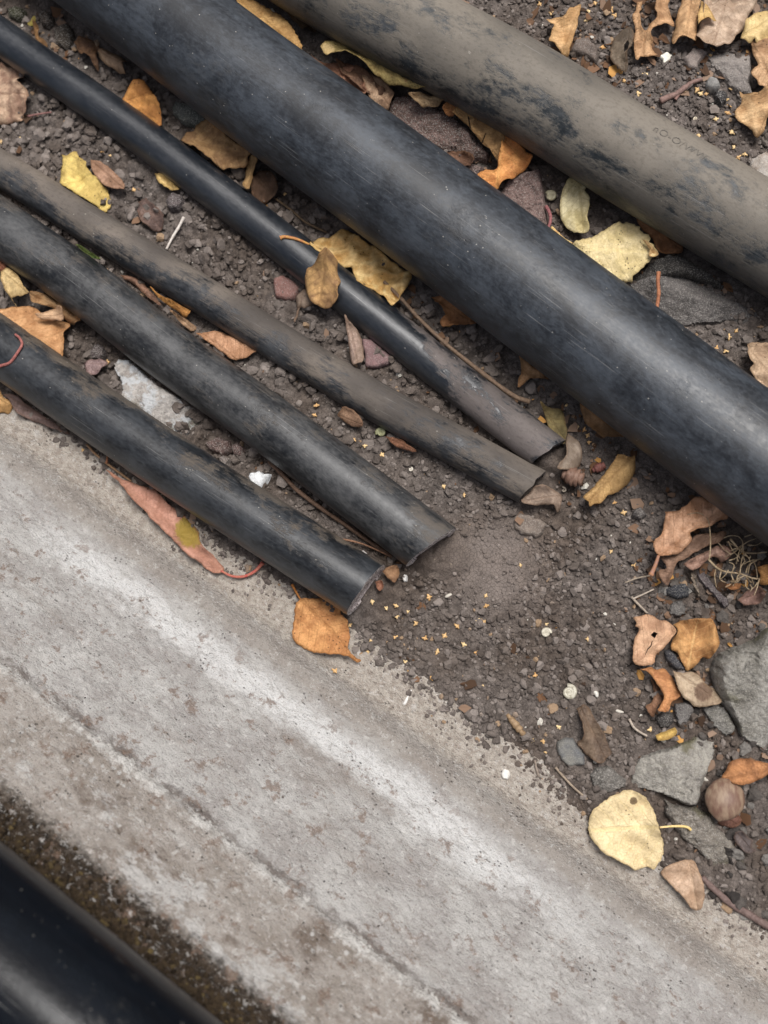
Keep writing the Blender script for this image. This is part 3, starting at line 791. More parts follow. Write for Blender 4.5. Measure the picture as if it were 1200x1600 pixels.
# ------------------------------------------------------------------ leaf builder
def boost(c):
    c = np.array(lin(c)); g = c.mean(); c = (g + (c - g) * .86) * 1.36; return tuple(np.clip(c * min(1, .84 / c.max()), 0, 1))
def leaf_mat(c1, c2, spots=.3, vein='', stain=None, nveins=9, rough=.72, blot=1.0):
    k = NT('dry leaf'); uv = k.uv(); u, v, _ = k.xyz(uv); p = k.obj()
    n1 = k.noise(p, 95 * blot, 5, .62); n2 = k.noise(p, 480, 5, .68); n3 = k.noise(p, 1500, 2, .6)
    c = k.mix(k.map(n1, .36, .64), boost(c1), tuple(x * .8 for x in boost(c2)))
    c = k.mix(k.map(n2, .36, .72, 0, .30), c, k.mix(.35, lin(c2), lin('5a452e')))
    av = k.math('ABSOLUTE', v)
    wob = k.math('MULTIPLY', k.math('SUBTRACT', n1, .5), .11)
    ph = k.math('FRACT', k.math('MULTIPLY', k.math('ADD', k.math('SUBTRACT', u, k.math('MULTIPLY', av, .75)), wob), float(nveins)))
    lat = k.map(k.math('ABSOLUTE', k.math('SUBTRACT', ph, .5)), .075, .02)
    mid = k.map(k.math('ADD', av, wob), .030, .010)
    net = k.map(k.vor(p, 620, 'DISTANCE_TO_EDGE'), .07, .0)
    vv = k.math('MAXIMUM', mid, k.math('MULTIPLY', lat, .7))
    c = k.mix(k.math('MULTIPLY', vv, .36), c, lin(vein) if vein else k.mix(.5, lin(c2), lin('5a3d24')))
    c = k.mix(k.math('MULTIPLY', net, .18), c, lin('5a4128'))
    if spots:
        s1 = k.math('MULTIPLY', k.map(k.vor(p, 420), .24, .12), k.map(k.noise(p, 120, 3), .66 - .22 * spots, .72 - .22 * spots))
        c = k.mix(k.math('MULTIPLY', s1, .85), c, lin('33261a'))
        s2 = k.map(k.noise(p, 210, 5, .7), .74 - .16 * spots, .80 - .13 * spots)
        c = k.mix(k.math('MULTIPLY', s2, .55), c, lin('6a482c'))
    if stain:
        (su, sv, sr, scol) = stain
        d = k.n('ShaderNodeVectorMath', {0: uv, 1: (su, sv, 0)}, operation='DISTANCE').outputs['Value']
        d = k.math('ADD', d, k.math('MULTIPLY', k.math('SUBTRACT', n2, .5), sr * .9))
        c = k.mix(k.math('MULTIPLY', k.map(d, sr * 1.1, sr * .8), .9), c, lin(scol))
    mg = k.n('ShaderNodeAttribute', attribute_name='margin').outputs['Fac']
    mg = k.math('ADD', mg, k.math('MULTIPLY', k.math('SUBTRACT', n1, .5), .0042))
    c = k.mix(k.map(mg, .0016, .0000, 0, .62), c, k.mix(.5, lin(c2), lin('5e4026')))
    h = k.math('ADD', k.math('MULTIPLY', vv, -.45), k.math('ADD', k.math('MULTIPLY', n2, .7), k.math('MULTIPLY', net, -.4)))
    m = k.done(c, k.map(n2, .3, .7, rough - .12, rough + .12), k.bump(h, .0010, .7), .32)
    return m

def rootlet_mat(c1, c2): return plain('stalk', c1, .75, c2, 600)

def leaf(name, label, crop, pts, axis, c1, c2, dome=0., fold=0., cup=0., tilt=(0., 0.), lift=0., ruf=.0012, teeth=0., pipes=False, stem=None,
         stemr=.0007, stemcol=None, holes=(), spots=.3, vein='', stain=None, cat='leaf', group=None, nveins=9, step=.0013, thick=.00024, wr=.0010, drape=True, rim=1.6, curl=0., blot=1.0):
    px = np.array(cp(crop, pts)); seed = abs(hash(label[:9] + str(int(px[0][0])))) % 90 if False else int(px[:, 0].sum() * 7 + px[:, 1].sum()) % 90
    P = smoothpoly(px)
    zb = float(np.median(support(at(px, .003), pipes))) + lift * .001 + .002
    q = at(P, zb)
    ring = densify(q, step * .85)
    # ragged or toothed margin
    cen = ring.mean(0)
    tan = np.roll(ring, -1, 0) - np.roll(ring, 1, 0); nrm = np.stack([tan[:, 1], -tan[:, 0]], 1); nrm /= np.linalg.norm(nrm, axis=1)[:, None] + 1e-12
    if ((ring - cen) * nrm).sum() < 0: nrm = -nrm
    ar = np.arange(len(ring))
    ring = ring + nrm * (.00060 * fbm(ar * .31, ar * 0 + seed, seed, 2) + teeth * .001 * ((ar % 4) / 3.0 - .5) * (.5 + _R[(ar // 4 + seed) % 4096, 1]))[:, None]
    hl = [at(np.array(cp(crop, h)), zb) for h in holes]
    v2, f = fill(ring, step, hl)
    b, t = at(np.array(cp(crop, axis)), zb)
    ax = t - b; Ln = np.linalg.norm(ax); ax /= Ln; ay = np.array([-ax[1], ax[0]])
    uu = ((v2 - b) @ ax) / Ln; wv = (v2 - b) @ ay
    Wd = max(np.abs(np.percentile(wv, [3, 97])).max(), 1e-4)
    vn = wv / Wd
    ed = segdist(v2, ring); en = np.clip(1 - ed / (Wd * .7), 0, 1)
    x, y = v2[:, 0] * 1000, v2[:, 1] * 1000
    shp = dome * .001 * (1 - np.clip(vn, -1.3, 1.3) ** 2) + fold * .001 * np.abs(vn) + cup * .001 * (2 * uu - 1) ** 2 + tilt[0] * .001 * (uu - .5) * 2 + tilt[1] * .001 * vn
    shp = shp + curl * .001 * np.clip(vn, 0, 2) ** 2 + np.minimum(curl, 0) * 0
    shp = shp + .0030 * rim * en ** 2 * (.45 + 1.1 * vnoise(x / 11 + seed, y / 11, seed + 4))
    shp = shp + ruf * en ** 1.5 * fbm(x / 7 + seed, y / 7, seed, 3) * 1.6 + wr * fbm(x / 5, y / 5 + seed, seed + 1, 3) + wr * 1.5 * (.5 - np.abs(fbm(x / 9 + 5, y / 9 + seed, seed + 8, 2)) * 2)
    # shallow veins pressed into the blade
    ph = ((uu - np.abs(vn) * .35) * nveins) % 1
    shp = shp - .00010 * np.exp(-((ph - .5) / .16) ** 2) - .0003 * np.exp(-(vn / .05) ** 2)
    sup = support(v2, pipes)
    A = np.column_stack([v2, np.ones(len(v2))]); co, *_ = np.linalg.lstsq(A, sup, rcond=None)
    base = A @ co
    z = base + shp
    z = z + max(0, np.percentile(sup - z, 60)) + .0002 + lift * .001
    if drape: z = np.maximum(z, sup + .0002)
    n = len(v2)
    bd = boundary(f)
    V = np.vstack([np.column_stack([v2, z]), np.column_stack([v2, z - thick])])
    F = [tuple(a) for a in f] + [tuple(a[::-1] + n) for a in f] + [(b_, a_, a_ + n, b_ + n) for a_, b_ in bd]
    F = [tuple(int(i) for i in a) for a in F]
    uv = np.tile(np.column_stack([uu, wv / Ln]), (2, 1))
    mat = leaf_mat(c1, c2, spots, vein, stain, nveins, blot=blot)
    if stem:
        o = root_at(name, V); meshobj('blade', V, F, mat, parent=o, uv=uv, edge=np.tile(ed, 2))
    else: o = meshobj(name, V, F, mat, uv=uv, edge=np.tile(ed, 2))
    tag(o, label, cat, group)
    if stem:
        sp = np.array(cp(crop, stem)); sq = at(sp, zb)
        j = np.argmin(np.linalg.norm(v2 - sq[0], axis=1)); z0 = z[j]
        zs = np.maximum(np.linspace(z0, min(z0, zb), len(sq)), support(sq, pipes) + stemr)
        zs[0] = z0
        Cc = catmull(np.column_stack([sq, zs]), 6)
        R = np.linspace(stemr * .8, stemr * 1.25, len(Cc)); R[-2:] *= 1.25
        tv, tf, tuv = tube(Cc, R, 8)
        meshobj('stalk', tv, tf, rootlet_mat(stemcol or c2, c2), parent=o, uv=tuv)
    return o

# ------------------------------------------------------------------ stones, bark and flakes
def stone_mat(c1, c2, lich=None, moss=None, rough=.9, grain=1.0, wet=0.):
    k = NT('stone'); p = k.obj()
    n1 = k.noise(p, 60, 5, .6); n2 = k.noise(p, 420, 5, .7); n3 = k.noise(p, 1300, 3, .7)
    c1 = tuple(min(1, x * 1.25) for x in lin(c1)); c2 = tuple(min(1, x * 1.15) for x in lin(c2))
    c = k.mix(k.map(n1, .36, .66), lin(c1), lin(c2))
    c = k.mix(k.map(n2, .42, .66, 0, .55 * grain), c, k.mix(.5, lin(c2), lin('2b2723')))
    c = k.mix(k.math('MULTIPLY', k.map(n3, .52, .62), .55 * grain), c, lin('c3beb6'))
    if lich: c = k.mix(k.math('MULTIPLY', k.map(k.noise(p, 70, 6, .7), .47, .56), .9), c, lin(lich))
    if moss: c = k.mix(k.math('MULTIPLY', k.map(k.noise(p, 45, 4, .6), .53, .66), .75), c, lin(moss))
    ro = rough
    if wet: ro = k.map(k.noise(p, 90, 3), .4, .6, rough - wet, rough)
    return k.done(c, ro, k.bump(k.math('ADD', n2, k.math('MULTIPLY', n3, .6)), .0022 * grain, 1.0), .35)

def stone(name, label, crop, pts, h, c1, c2, bevel=.35, rough=.0009, tilt=(0., 0.), z0=None, cat='stone', group=None, mat=None, lich=None, moss=None, step=.00115, ridge=0., grain=1.0, pipes=False, sink=.006, wet=0., facet=1.0, parent=None, teeth=0.):
    px = np.array(cp(crop, pts)); seed = int(px[:, 0].sum() * 3 + px[:, 1].sum()) % 90
    z0 = float(np.median(ground(at(px, .002)))) - (.0022 if h > 10 else .0008) if z0 is None else z0 * .001
    q = at(px, z0 + h * .0006)
    ring = densify(q, step)
    tan = np.roll(ring, -1, 0) - np.roll(ring, 1, 0); nrm = np.stack([tan[:, 1], -tan[:, 0]], 1); nrm /= np.linalg.norm(nrm, axis=1)[:, None] + 1e-12
    ar = np.arange(len(ring))
    ring = ring + nrm * (.0007 * fbm(ar * .23, ar * 0 + seed, seed, 3))[:, None]
    v2, f = fill(ring, step)
    ed = segdist(v2, ring); R = max(ed.max(), 1e-4)
    x, y = v2[:, 0] * 1000, v2[:, 1] * 1000
    prof = np.clip(ed / (R * bevel), 0, 1); prof = np.sqrt(1 - (1 - prof) ** 2)
    w1, w2, hid = worley(x / 13 + seed, y / 11, seed)
    z = z0 + h * .001 * (prof * (.78 + .22 * facet * (hid - .3)) + ridge * np.clip(ed / R, 0, 1)) + rough * 1.6 * fbm(x / 7, y / 7, seed + 3, 3) + rough * 1.7 * grain * (worley(x / 2.6, y / 2.6, seed + 5)[2] - .5) + rough * .7 * fbm(x / 2.4, y / 2.4, seed + 5, 2)
    c = v2.mean(0)
    for j_ in range(4 if h > 8 else 0):
        an = _R[seed * 7 + j_, 0] * 6.283; dv = np.array([math.cos(an), math.sin(an)])
        z = np.minimum(z, z0 + h * .001 * (.62 + .3 * _R[seed * 5 + j_, 1]) + ((v2 - c) @ dv) * (-.22 - .5 * _R[seed * 3 + j_, 2]) * facet * min(1, h / 10) + rough * .8 * fbm(x / 3, y / 3, seed + j_, 2))
    z = z + ((v2 - c) @ np.array(tilt)) * prof
    n = len(v2); bd = boundary(f)
    rim = sorted({a for e in bd for a in e}); mp = {a: n + i for i, a in enumerate(rim)}
    low = np.column_stack([v2[rim] + (c - v2[rim]) * .06, np.full(len(rim), z0 - sink)])
    V = np.vstack([np.column_stack([v2, z]), low])
    F = [tuple(int(i) for i in a) for a in f] + [(int(a), mp[a], mp[b], int(b)) for a, b in bd]
    F.append(tuple(mp[a] for a in chain(bd)))
    m = mat or stone_mat(c1, c2, lich, moss, .9, grain, wet)
    o = meshobj(name, V, F, m, parent=parent, uv=None, smooth=grain < .55)
    if parent is None: tag(o, label, cat, group)
    return o
def chain(bd):
    nx = dict(bd); s = bd[0][0]; out = [s]; c = nx[s]
    while c != s and len(out) < 5000:
        out.append(c); c = nx[c]
    return out

# ------------------------------------------------------------------ twigs and rootlets
def stick(name, label, crop, pts, r, c1, c2, pipes=False, lift=0., taper=(1., .8), cat='twig', group=None, knots=True, zs=None, mat=None, seg=9):
    px = np.array(cp(crop, pts)); q = at(px, .003)
    z = np.maximum.reduce([support(q, pipes) + r * .5]) + lift * .001
    q = at(px, z)
    if zs is not None: z = np.array(zs) * .001; q = at(px, z)
    C = catmull(np.column_stack([q, z]), 7)
    C[:, 2] = np.maximum(C[:, 2], support(C[:, :2], pipes) + r * .4) if zs is None else C[:, 2]
    for _ in range(4): C[1:-1, 2] = (C[:-2, 2] + 2 * C[1:-1, 2] + C[2:, 2]) / 4
    R = np.linspace(taper[0], taper[1], len(C)) * r
    if knots: R = R * (1 + .16 * fbm(np.arange(len(C)) * .45, np.zeros(len(C)) + px[0][0], 4, 2))
    V, F, uv = tube(C, R, seg)
    o = meshobj(name, V, F, mat or rootlet_mat(c1, c2), uv=uv)
    tag(o, label, cat, group)
    return o

def lathe(prof, seg=20, squash=1.0):
    th = np.linspace(0, 2 * math.pi, seg, endpoint=False); V = []; F = []
    for (r, z) in prof:
        for a in th: V.append((r * math.cos(a), r * math.sin(a) * squash, z))
    n = len(prof)
    for i in range(n - 1):
        for k in range(seg):
            a = i * seg + k; b = i * seg + (k + 1) % seg
            F.append((a, b, b + seg, a + seg))
    F.append(tuple(range(seg))[::-1]); F.append(tuple(range((n - 1) * seg, n * seg)))
    return np.array(V), F
def place(V, axis_from, axis_to):
    """lay a lathed form (axis +Z) from one world point towards another"""
    a = np.array(axis_from, float); d = np.array(axis_to, float) - a; d /= np.linalg.norm(d)
    s = np.cross(d, (0, 0, 1.)); s /= np.linalg.norm(s); w = np.cross(s, d)
    return a + V[:, :1] * s + V[:, 1:2] * w + V[:, 2:] * d
def snail(label, crop, c, rpx, c1, c2, turns=3.1, mirror=1, rot=0.0, group='small snail shells'):
    px = np.array(cp(crop, [c])); R = rpx * MPP
    g = float(ground(at(px, .002))[0]); z = g + R * .35
    q = at(px, z)[0]
    n = 90; t = np.linspace(0, 1, n); ang = rot + mirror * t * turns * 2 * math.pi
    rad = R * .72 * (.06 + .94 * t ** 1.5); tr = R * (.05 + .27 * t ** 1.35)
    C = np.column_stack([q[0] + rad * np.cos(ang), q[1] + rad * np.sin(ang), z + R * .18 * (1 - t)])
    V, F, uv = tube(C, tr, 12)
    o = meshobj('snail_shell', V, F, plain('snail shell', c1, .45, c2, 500, .0002), uv=uv)
    tag(o, label, 'snail shell', group); return o

# ------------------------------------------------------------------ stones
S = stone
S('lichen_stone', 'long pale stone with white lichen between the two lower cut pipes', 'y', [(205,100),(240,65),(300,70),(400,160),(520,250),(620,310),(720,380),(770,440),(850,490),(905,540),(860,590),(790,575),(690,590),(600,560),(520,510),(400,420),(310,360),(270,300),(255,200),(215,150)], 16, 'b5afa9', '99918a', lich='d0d2d3', moss='5d5636', rough=.0012)
S('white_chip', 'small bright white mortar chip between the two lower cut pipes', 'y', [(1065,820),(1080,790),(1140,780),(1160,800),(1210,800),(1180,860),(1150,895),(1100,870)], 6, 'e0e2e4', 'c2c3c2', grain=.5)
S('grey_rock', 'large grey granular rock at the right edge below the leaf cluster', 'px', [(1110,1047),(1127,1020),(1153,1007),(1177,1000),(1200,980),(1240,965),(1290,1010),(1280,1130),(1240,1195),(1193,1172),(1163,1153),(1150,1127),(1133,1103),(1120,1083)], 30, 'a19d95', '77736a', moss='5e5a40', rough=.0016, bevel=.55, ridge=.25)
S('stone', 'triangular rough grey stone touching the big pale yellow leaf', 'v', [(130,440),(140,330),(200,210),(300,190),(480,130),(640,70),(810,55),(800,170),(740,340),(690,500),(650,610),(560,600),(440,540),(300,490),(200,470)], 19, 'a5a096', '86817a', moss='5f5a38', rough=.0014, bevel=.28, tilt=(-.15, .1))
S('stone', 'long brownish gritty stone below the triangular grey one', 'v', [(390,540),(480,600),(640,615),(760,680),(840,800),(920,860),(980,960),(1060,1150),(1070,1200),(1020,1260),(880,1200),(780,1080),(640,950),(540,860),(450,760),(400,650)], 12, '8c857b', '6d655c', moss='66614a', rough=.0017, bevel=.5)
S('stone', 'small rounded grey stone left of the triangular one above the yellow leaf', 'w', [(900,760),(950,700),(1050,690),(1150,760),(1200,800),(1190,860),(1080,900),(990,900),(920,840)], 12, '7f7a74', '625e58', rough=.0012, bevel=.6)
S('stone', 'narrow grey stone under the beige leaf beside the large rock', 'u', [(680,930),(780,900),(870,920),(960,1080),(940,1130),(870,1160),(780,1080)], 11, '8b8882', '6a665e', moss='605c3e', rough=.0012, bevel=.5)
S('stone', 'flat smooth grey blue stone lying beside the brown leaf on bare soil', 'w', [(640,560),(650,500),(710,470),(770,470),(810,530),(870,600),(870,680),(800,690),(740,690),(690,650)], 6, '6d6b65', '54565a', rough=.0004, bevel=.3, grain=.35)
S('slate_slab', 'dark wet layered stone slab between the two thick pipes at right', 'r', [(0,330),(100,300),(250,260),(400,240),(560,260),(700,320),(850,420),(1000,500),(1250,640),(1250,740),(1000,690),(900,650),(780,660),(640,670),(480,690),(400,650),(300,570),(180,540),(40,470)], 17, '6b6663', '514d4b', rough=.0014, bevel=.16, wet=.6, grain=.8, z0=-1)
S('slate_slab', 'black upper stone layer tucked under the muddy thick pipe at right', 'r', [(40,280),(150,180),(260,110),(420,90),(520,130),(640,200),(760,290),(860,380),(720,340),(560,280),(400,260),(250,280),(100,320)], 17, '35322f', '24211f', rough=.0012, bevel=.25, wet=.5, grain=.5)
S('grey_stone', 'flat grey dusty stone beside the tan leaves in the top right corner', 'm', [(640,430),(740,440),(900,400),(960,350),(1060,400),(1075,500),(1060,640),(1080,790),(960,800),(870,720),(800,610),(720,560),(680,480)], 9, '8d857f', '77706b', rough=.0010, bevel=.5, grain=.6)
S('stone_flake', 'thin purplish grey stone flake below the rolled leaf in the top right', 'm', [(470,490),(560,400),(690,430),(670,480),(610,540),(600,590),(520,580)], 5, '877b74', '6b605b', rough=.0006, grain=.5)
S('pebble', 'small rounded grey pebble beside birch scales in the top right', 'm', [(665,690),(700,640),(760,645),(805,690),(800,740),(750,775),(700,760),(670,730)], 11, '8b8986', '6f6d69', bevel=.95, rough=.0004, grain=.4)
S('pebble', 'dark pointed pebble below the small rounded grey one in the top right', 'm', [(720,780),(790,750),(860,790),(850,860),(800,900),(750,850)], 8, '4a4747', '3a3837', bevel=.8)
S('pale_rock', 'pale shiny pebble at the right edge above the muddy pipe', 'o', [(1040,430),(1060,350),(1120,310),(1200,280),(1290,300),(1290,540),(1200,560),(1120,540),(1080,470)], 12, 'b0aaa2', '7d6a5a', bevel=.8, wet=.5, grain=.5)
S('earth_clod', 'flat brownish earth clod touching the muddy pipe near the top', 'n', [(640,330),(760,310),(830,390),(850,480),(820,540),(740,470),(600,450)], 6, '6e625a', '544a44', cat='clod', rough=.0008, grain=.5)
S('lichen_stone', 'mossy grey green stone half hidden under the thickest pipe at upper left', 'B', [(375,260),(430,240),(520,280),(620,330),(660,410),(560,440),(470,405),(395,335)], 9, '6f7068', '575850', rough=.0012, moss='4c4c3a')
S('brick_flake', 'reddish flat brick flake in the soil beside the glossy pipe', 'z', [(-20,520),(60,490),(130,530),(190,600),(150,690),(80,690),(0,670)], 4, '77554e', '68504a', cat='brick', rough=.0005, bevel=.3, grain=.4)
S('brick_flake', 'purplish red flake beside the rolled tan leaf between thin pipes', 'z', [(670,980),(760,1000),(850,1080),(940,1140),(880,1190),(800,1215),(700,1215),(690,1100)], 4, '785e5d', '64504f', cat='brick', rough=.0004, bevel=.2, grain=.35)
S('mud_flake', 'grey brown mud flake on the soil below the cut thin pipes', 't', [(0,960),(60,930),(130,940),(200,970),(250,1010),(220,1080),(170,1110),(60,1080),(20,1040)], 5, '7d7167', '655a52', cat='clod', rough=.0009, grain=.5)
S('charcoal_stone', 'black charcoal coloured stone under the curled leaves at right', 's', [(280,890),(330,860),(400,825),(500,820),(550,870),(530,940),(440,960),(350,930)], 10, '34353a', '26272a', bevel=.7, rough=.0008, grain=.5)
S('stone', 'blocky dark grey stone above the leaf with a hole', 's', [(335,1090),(380,990),(480,960),(515,1090),(450,1120)], 9, '67635f', '504c49', bevel=.4, grain=.6)
S('stone', 'small dark grey stone between the roots and the leaf with a hole', 's', [(20,260),(60,190),(120,170),(170,240),(120,285)], 8, '6e6864', '544f4c', bevel=.6, grain=.6)
S('stone', 'rounded dark stone below the orange curled leaf', 'u', [(310,1010),(370,960),(450,970),(470,1040),(430,1090),(350,1090)], 9, '46423f', '393533', bevel=.7, grain=.6)
S('stone', 'grey knobbly stone right of the orange curled leaf', 'u', [(460,900),(540,870),(620,900),(630,970),(580,1040),(510,1080),(480,1000)], 9, '716d6a', '5b5653', bevel=.6, grain=.7)
S('charcoal_stone', 'black sooty stone in the gap below the leaf with a hole', 'u', [(380,480),(440,460),(500,540),(560,620),(540,650),(460,630),(400,560)], 6, '3d3c40', '2b2a2d', bevel=.5, grain=.5)
S('clod', 'reddish earth clod at the foot of the lichen stone', 'y', [(790,600),(870,560),(950,590),(960,660),(900,690),(820,650)], 7, '6d5853', '584641', cat='clod', bevel=.7)
S('clod', 'rounded reddish clod between the lower pipes beside the root', 'y', [(950,630),(1000,590),(1045,640),(1020,690),(970,690)], 8, '705a55', '5a4742', cat='clod', bevel=.8)
S('clod', 'small grey clod just above the white mortar chip', 'y', [(870,700),(910,680),(955,710),(945,760),(900,745)], 6, '8a807b', '70665f', cat='clod', bevel=.6)
S('clod', 'dark round earth clod near the orange leaf by the left edge', 'x', [(690,790),(740,725),(800,750),(815,820),(770,865),(700,845)], 9, '5d5250', '4b4240', cat='clod', bevel=.85)
S('clod', 'knobbly round clod beside the yellow leaf tip at upper left', 'a', [(765,940),(800,895),(850,905),(858,945),(830,980),(785,980)], 9, '655b5a', '534a49', cat='clod', bevel=.85, rough=.0013)
S('clod', 'dark wide clod under the thickest pipe in the top left corner', 'A', [(400,220),(450,180),(520,160),(560,230),(550,330),(500,380),(430,340)], 9, '4d443b', '3b342d', cat='clod', bevel=.7)
S('clod', 'dark brown lump beside the yellow sliver in the top left corner', 'A', [(300,110),(350,70),(400,100),(410,170),(360,210),(310,180)], 8, '4a3f38', '3a322c', cat='clod', bevel=.7)
S('clod', 'dark mossy lump in the far top left corner', 'A', [(40,60),(110,30),(180,60),(190,130),(120,160),(60,130)], 8, '434432', '32301f', cat='clod', bevel=.7)
S('bark_piece', 'long reddish brown bark piece with white specks between the thick pipes', 'p', [(225,105),(310,105),(400,125),(480,165),(530,205),(620,265),(700,325),(760,395),(822,470),(812,520),(740,505),(690,520),(670,485),(620,518),(610,475),(520,450),(450,430),(330,360),(190,260),(170,200)], 12, '7c655e', '645048', cat='bark', rough=.0013, bevel=.6, lich=None, tilt=(.1, .15), grain=1.2, facet=.3, z0=1)
S('bark_piece', 'broad pinkish brown bark slab beside the snail shell', 'px', [(775,310),(790,284),(800,275),(820,267),(843,260),(846,270),(850,300),(854,330),(858,362),(866,385),(820,360)], 8, '7d6862', '685550', cat='bark', rough=.0010, bevel=.25, grain=.7)
S('bark_piece', 'small pinkish bark scrap under the twisted orange leaf', 'p', [(620,550),(720,540),(785,555),(780,580),(740,640),(680,620)], 5, '84706a', '6b5853', cat='bark', rough=.0008)
S('wood_splinter', 'dark purplish strip of rotten wood below the root tuft', 's', [(570,700),(650,690),(720,800),(780,880),(870,960),(880,1010),(830,1050),(770,980),(700,900),(620,800)], 9, '5f5656', '4a4242', cat='wood', rough=.0009, bevel=.7, grain=.6)
S('wood_splinter', 'thin pale brown bark strip left of the rotten wood', 's', [(520,740),(560,730),(600,830),(630,900),(620,990),(600,1000),(590,920),(550,840)], 6, '7b6c5c', '5c5146', cat='wood', rough=.0007, grain=.6)
for i_, (lab, cr, pp, h_, a_, b_) in enumerate([
    ('small white pebble lying on the concrete ledge', 'w', [(210,740),(230,705),(275,715),(292,760),(270,800),(225,785)], 4, 'cfccc6', 'b5b0a8'),
    ('white shell fragment on soil below the ring shaped leaf', 'm', [(255,485),(340,440),(390,470),(385,500),(305,555),(300,505)], 3, 'dcd9cc', 'c9c4b2'),
    ('white chip beside the chalky pipe end', 'h', [(680,310),(690,285),(708,290),(706,325),(690,328)], 3, 'd0cdc8', 'b5b2ae'),
    ('pale flake among roots under the lower cut pipe', 'h', [(475,190),(500,178),(522,192),(505,208),(480,205)], 3, 'bcb6b4', 'a39c98'),
    ('white lime smear chip on the soil thinning over concrete', 'h', [(685,905),(700,865),(720,830),(732,835),(715,870),(700,915)], 1.6, 'd3d1cd', 'bdb9b3')]):
    S('chip' if i_ != 0 else 'pebble', lab, cr, pp, h_, a_, b_, grain=.25, rough=.0003, cat='chip' if i_ else 'pebble', step=.0008, sink=.002)

# ------------------------------------------------------------------ leaves
Lf = leaf
N = 'fallen_leaf'
Lf(N, 'big round pale yellow leaf with dark spots resting on concrete at right', 'l', [(357,250),(380,195),(430,150),(490,120),(555,106),(610,125),(640,160),(665,200),(685,260),(700,310),(712,360),(705,410),(680,455),(665,475),(630,465),(575,480),(545,455),(500,430),(440,400),(400,365),(360,310)], [(700,272),(357,292)], 'f1d9a4', 'ead09a', dome=2, fold=0, ruf=.001, teeth=.25, stem=[(690,271),(760,268),(820,275),(850,305)], stemcol='d9ba72', spots=.35, vein='e3cc8c', stain=(.34, -.36, .055, '5d4a35'), lift=3, nveins=6, blot=.6)
Lf(N, 'tan half folded leaf beside the twig at the bottom right', 'l', [(692,485),(740,448),(825,424),(860,450),(885,520),(900,590),(890,640),(860,667),(830,640),(790,590),(730,530)], [(825,424),(868,665)], 'b79a80', 'a58568', dome=4, curl=0, ruf=.0012, spots=.15, teeth=.1, vein='c7ab8e', lift=1)
Lf(N, 'flat orange brown leaf at the end of the lowest cut pipe', 'h', [(210,405),(290,405),(360,410),(395,440),(405,480),(430,500),(435,560),(440,640),(465,680),(495,697),(470,705),(430,675),(350,665),(270,660),(210,630),(175,595),(172,520),(185,450)], [(208,405),(488,700)], 'c68d4e', 'b1743a', dome=1.5, teeth=.35, stem=[(210,407),(190,375),(170,340)], stemcol='96602f', spots=.55, lift=1.0, nveins=8, wr=.0005)
Lf(N, 'long salmon pink curled leaf on the concrete beside the lowest cut pipe', 'px', [(166,733),(180,740),(200,752),(222,760),(245,766),(264,788),(285,805),(305,825),(320,850),(337,868),(350,889),(343,897),(328,893),(314,880),(296,866),(268,840),(235,805),(205,772),(184,750)], [(345,892),(168,735)], 'b98670', 'ab765f', dome=4.5, ruf=.0008, stem=[(346,892),(362,900),(380,901),(398,893),(411,879)], stemr=.0009, stemcol='b04e4a', spots=.05, stain=(.30, -.085, .12, '8f7a2e'), lift=1, nveins=10)
Lf(N, 'bright yellow jagged leaf by the grey thin pipe at upper left', 'a', [(285,720),(310,725),(350,707),(380,745),(415,765),(420,795),(440,825),(470,850),(500,890),(515,940),(500,975),(487,988),(440,960),(380,925),(320,890),(285,860),(275,810),(280,770)], [(440,828),(295,872)], 'd8bd62', 'c4a552', dome=1.5, teeth=.3, spots=.25, lift=2, nveins=5, vein='a78c45')
Lf(N, 'small tan leaf overlapping the bright yellow one at upper left', 'a', [(432,757),(470,760),(530,800),(575,850),(588,893),(540,885),(500,875),(465,845),(440,805)], [(435,760),(588,892)], 'a98267', '8e6a50', dome=2, lift=3, spots=.2)
Lf(N, 'pale brown crumpled leaf at the left edge under the glossy pipe', 'a', [(-60,310),(0,300),(40,310),(90,305),(112,350),(105,400),(132,430),(137,470),(125,530),(70,560),(0,570),(-60,560)], [(-60,440),(130,450)], 'b3967a', '8b6a55', dome=5, ruf=.0035, wr=.0016, lift=2, spots=.3)
Lf(N, 'yellow leaf tip poking out below the glossy black pipe', 'a', [(720,803),(770,825),(842,887),(800,887),(760,868),(735,838)], [(720,803),(842,887)], 'cfb06a', 'bd9a55', dome=1, lift=1, spots=.1, teeth=.3)
Lf(N, 'golden orange toothed leaf between glossy and thickest pipes', 'B', [(118,160),(150,140),(205,128),(250,180),(300,250),(342,310),(335,400),(325,460),(200,390),(65,275),(75,220)], [(65,280),(300,190)], 'c08437', 'a96c28', dome=2.5, teeth=.55, spots=.15, lift=5, tilt=(3, 0))
Lf(N, 'rolled up tan leaf under the edge of the thickest pipe at upper left', 'A', [(840,395),(900,420),(1000,490),(988,530),(1008,612),(900,555),(805,487),(810,430)], [(820,440),(1000,550)], '9f8366', '86694e', dome=8, ruf=.0006, lift=2, nveins=5, spots=.1)
Lf(N, 'dark brown crumpled leaf beside the rolled tan one', 'A', [(590,340),(640,300),(720,300),(765,340),(760,430),(777,500),(765,562),(740,520),(720,460),(650,440),(600,390)], [(600,360),(765,540)], '7d5a3a', '5f4430', dome=3, ruf=.004, wr=.002, lift=3)
Lf(N, 'thin orange brown leaf sliver in the top left corner', 'A', [(280,180),(320,220),(310,290),(350,320),(372,345),(370,372),(320,350),(280,300)], [(280,180),(370,370)], '8b6637', '6f4f2b', dome=1, lift=2)
Lf(N, 'tiny yellow green leaf scrap in the top left corner', 'A', [(232,215),(240,170),(268,125),(275,165),(255,200)], [(235,215),(270,130)], 'a89a45', '8e8338', dome=.5, lift=3, spots=0, step=.001)
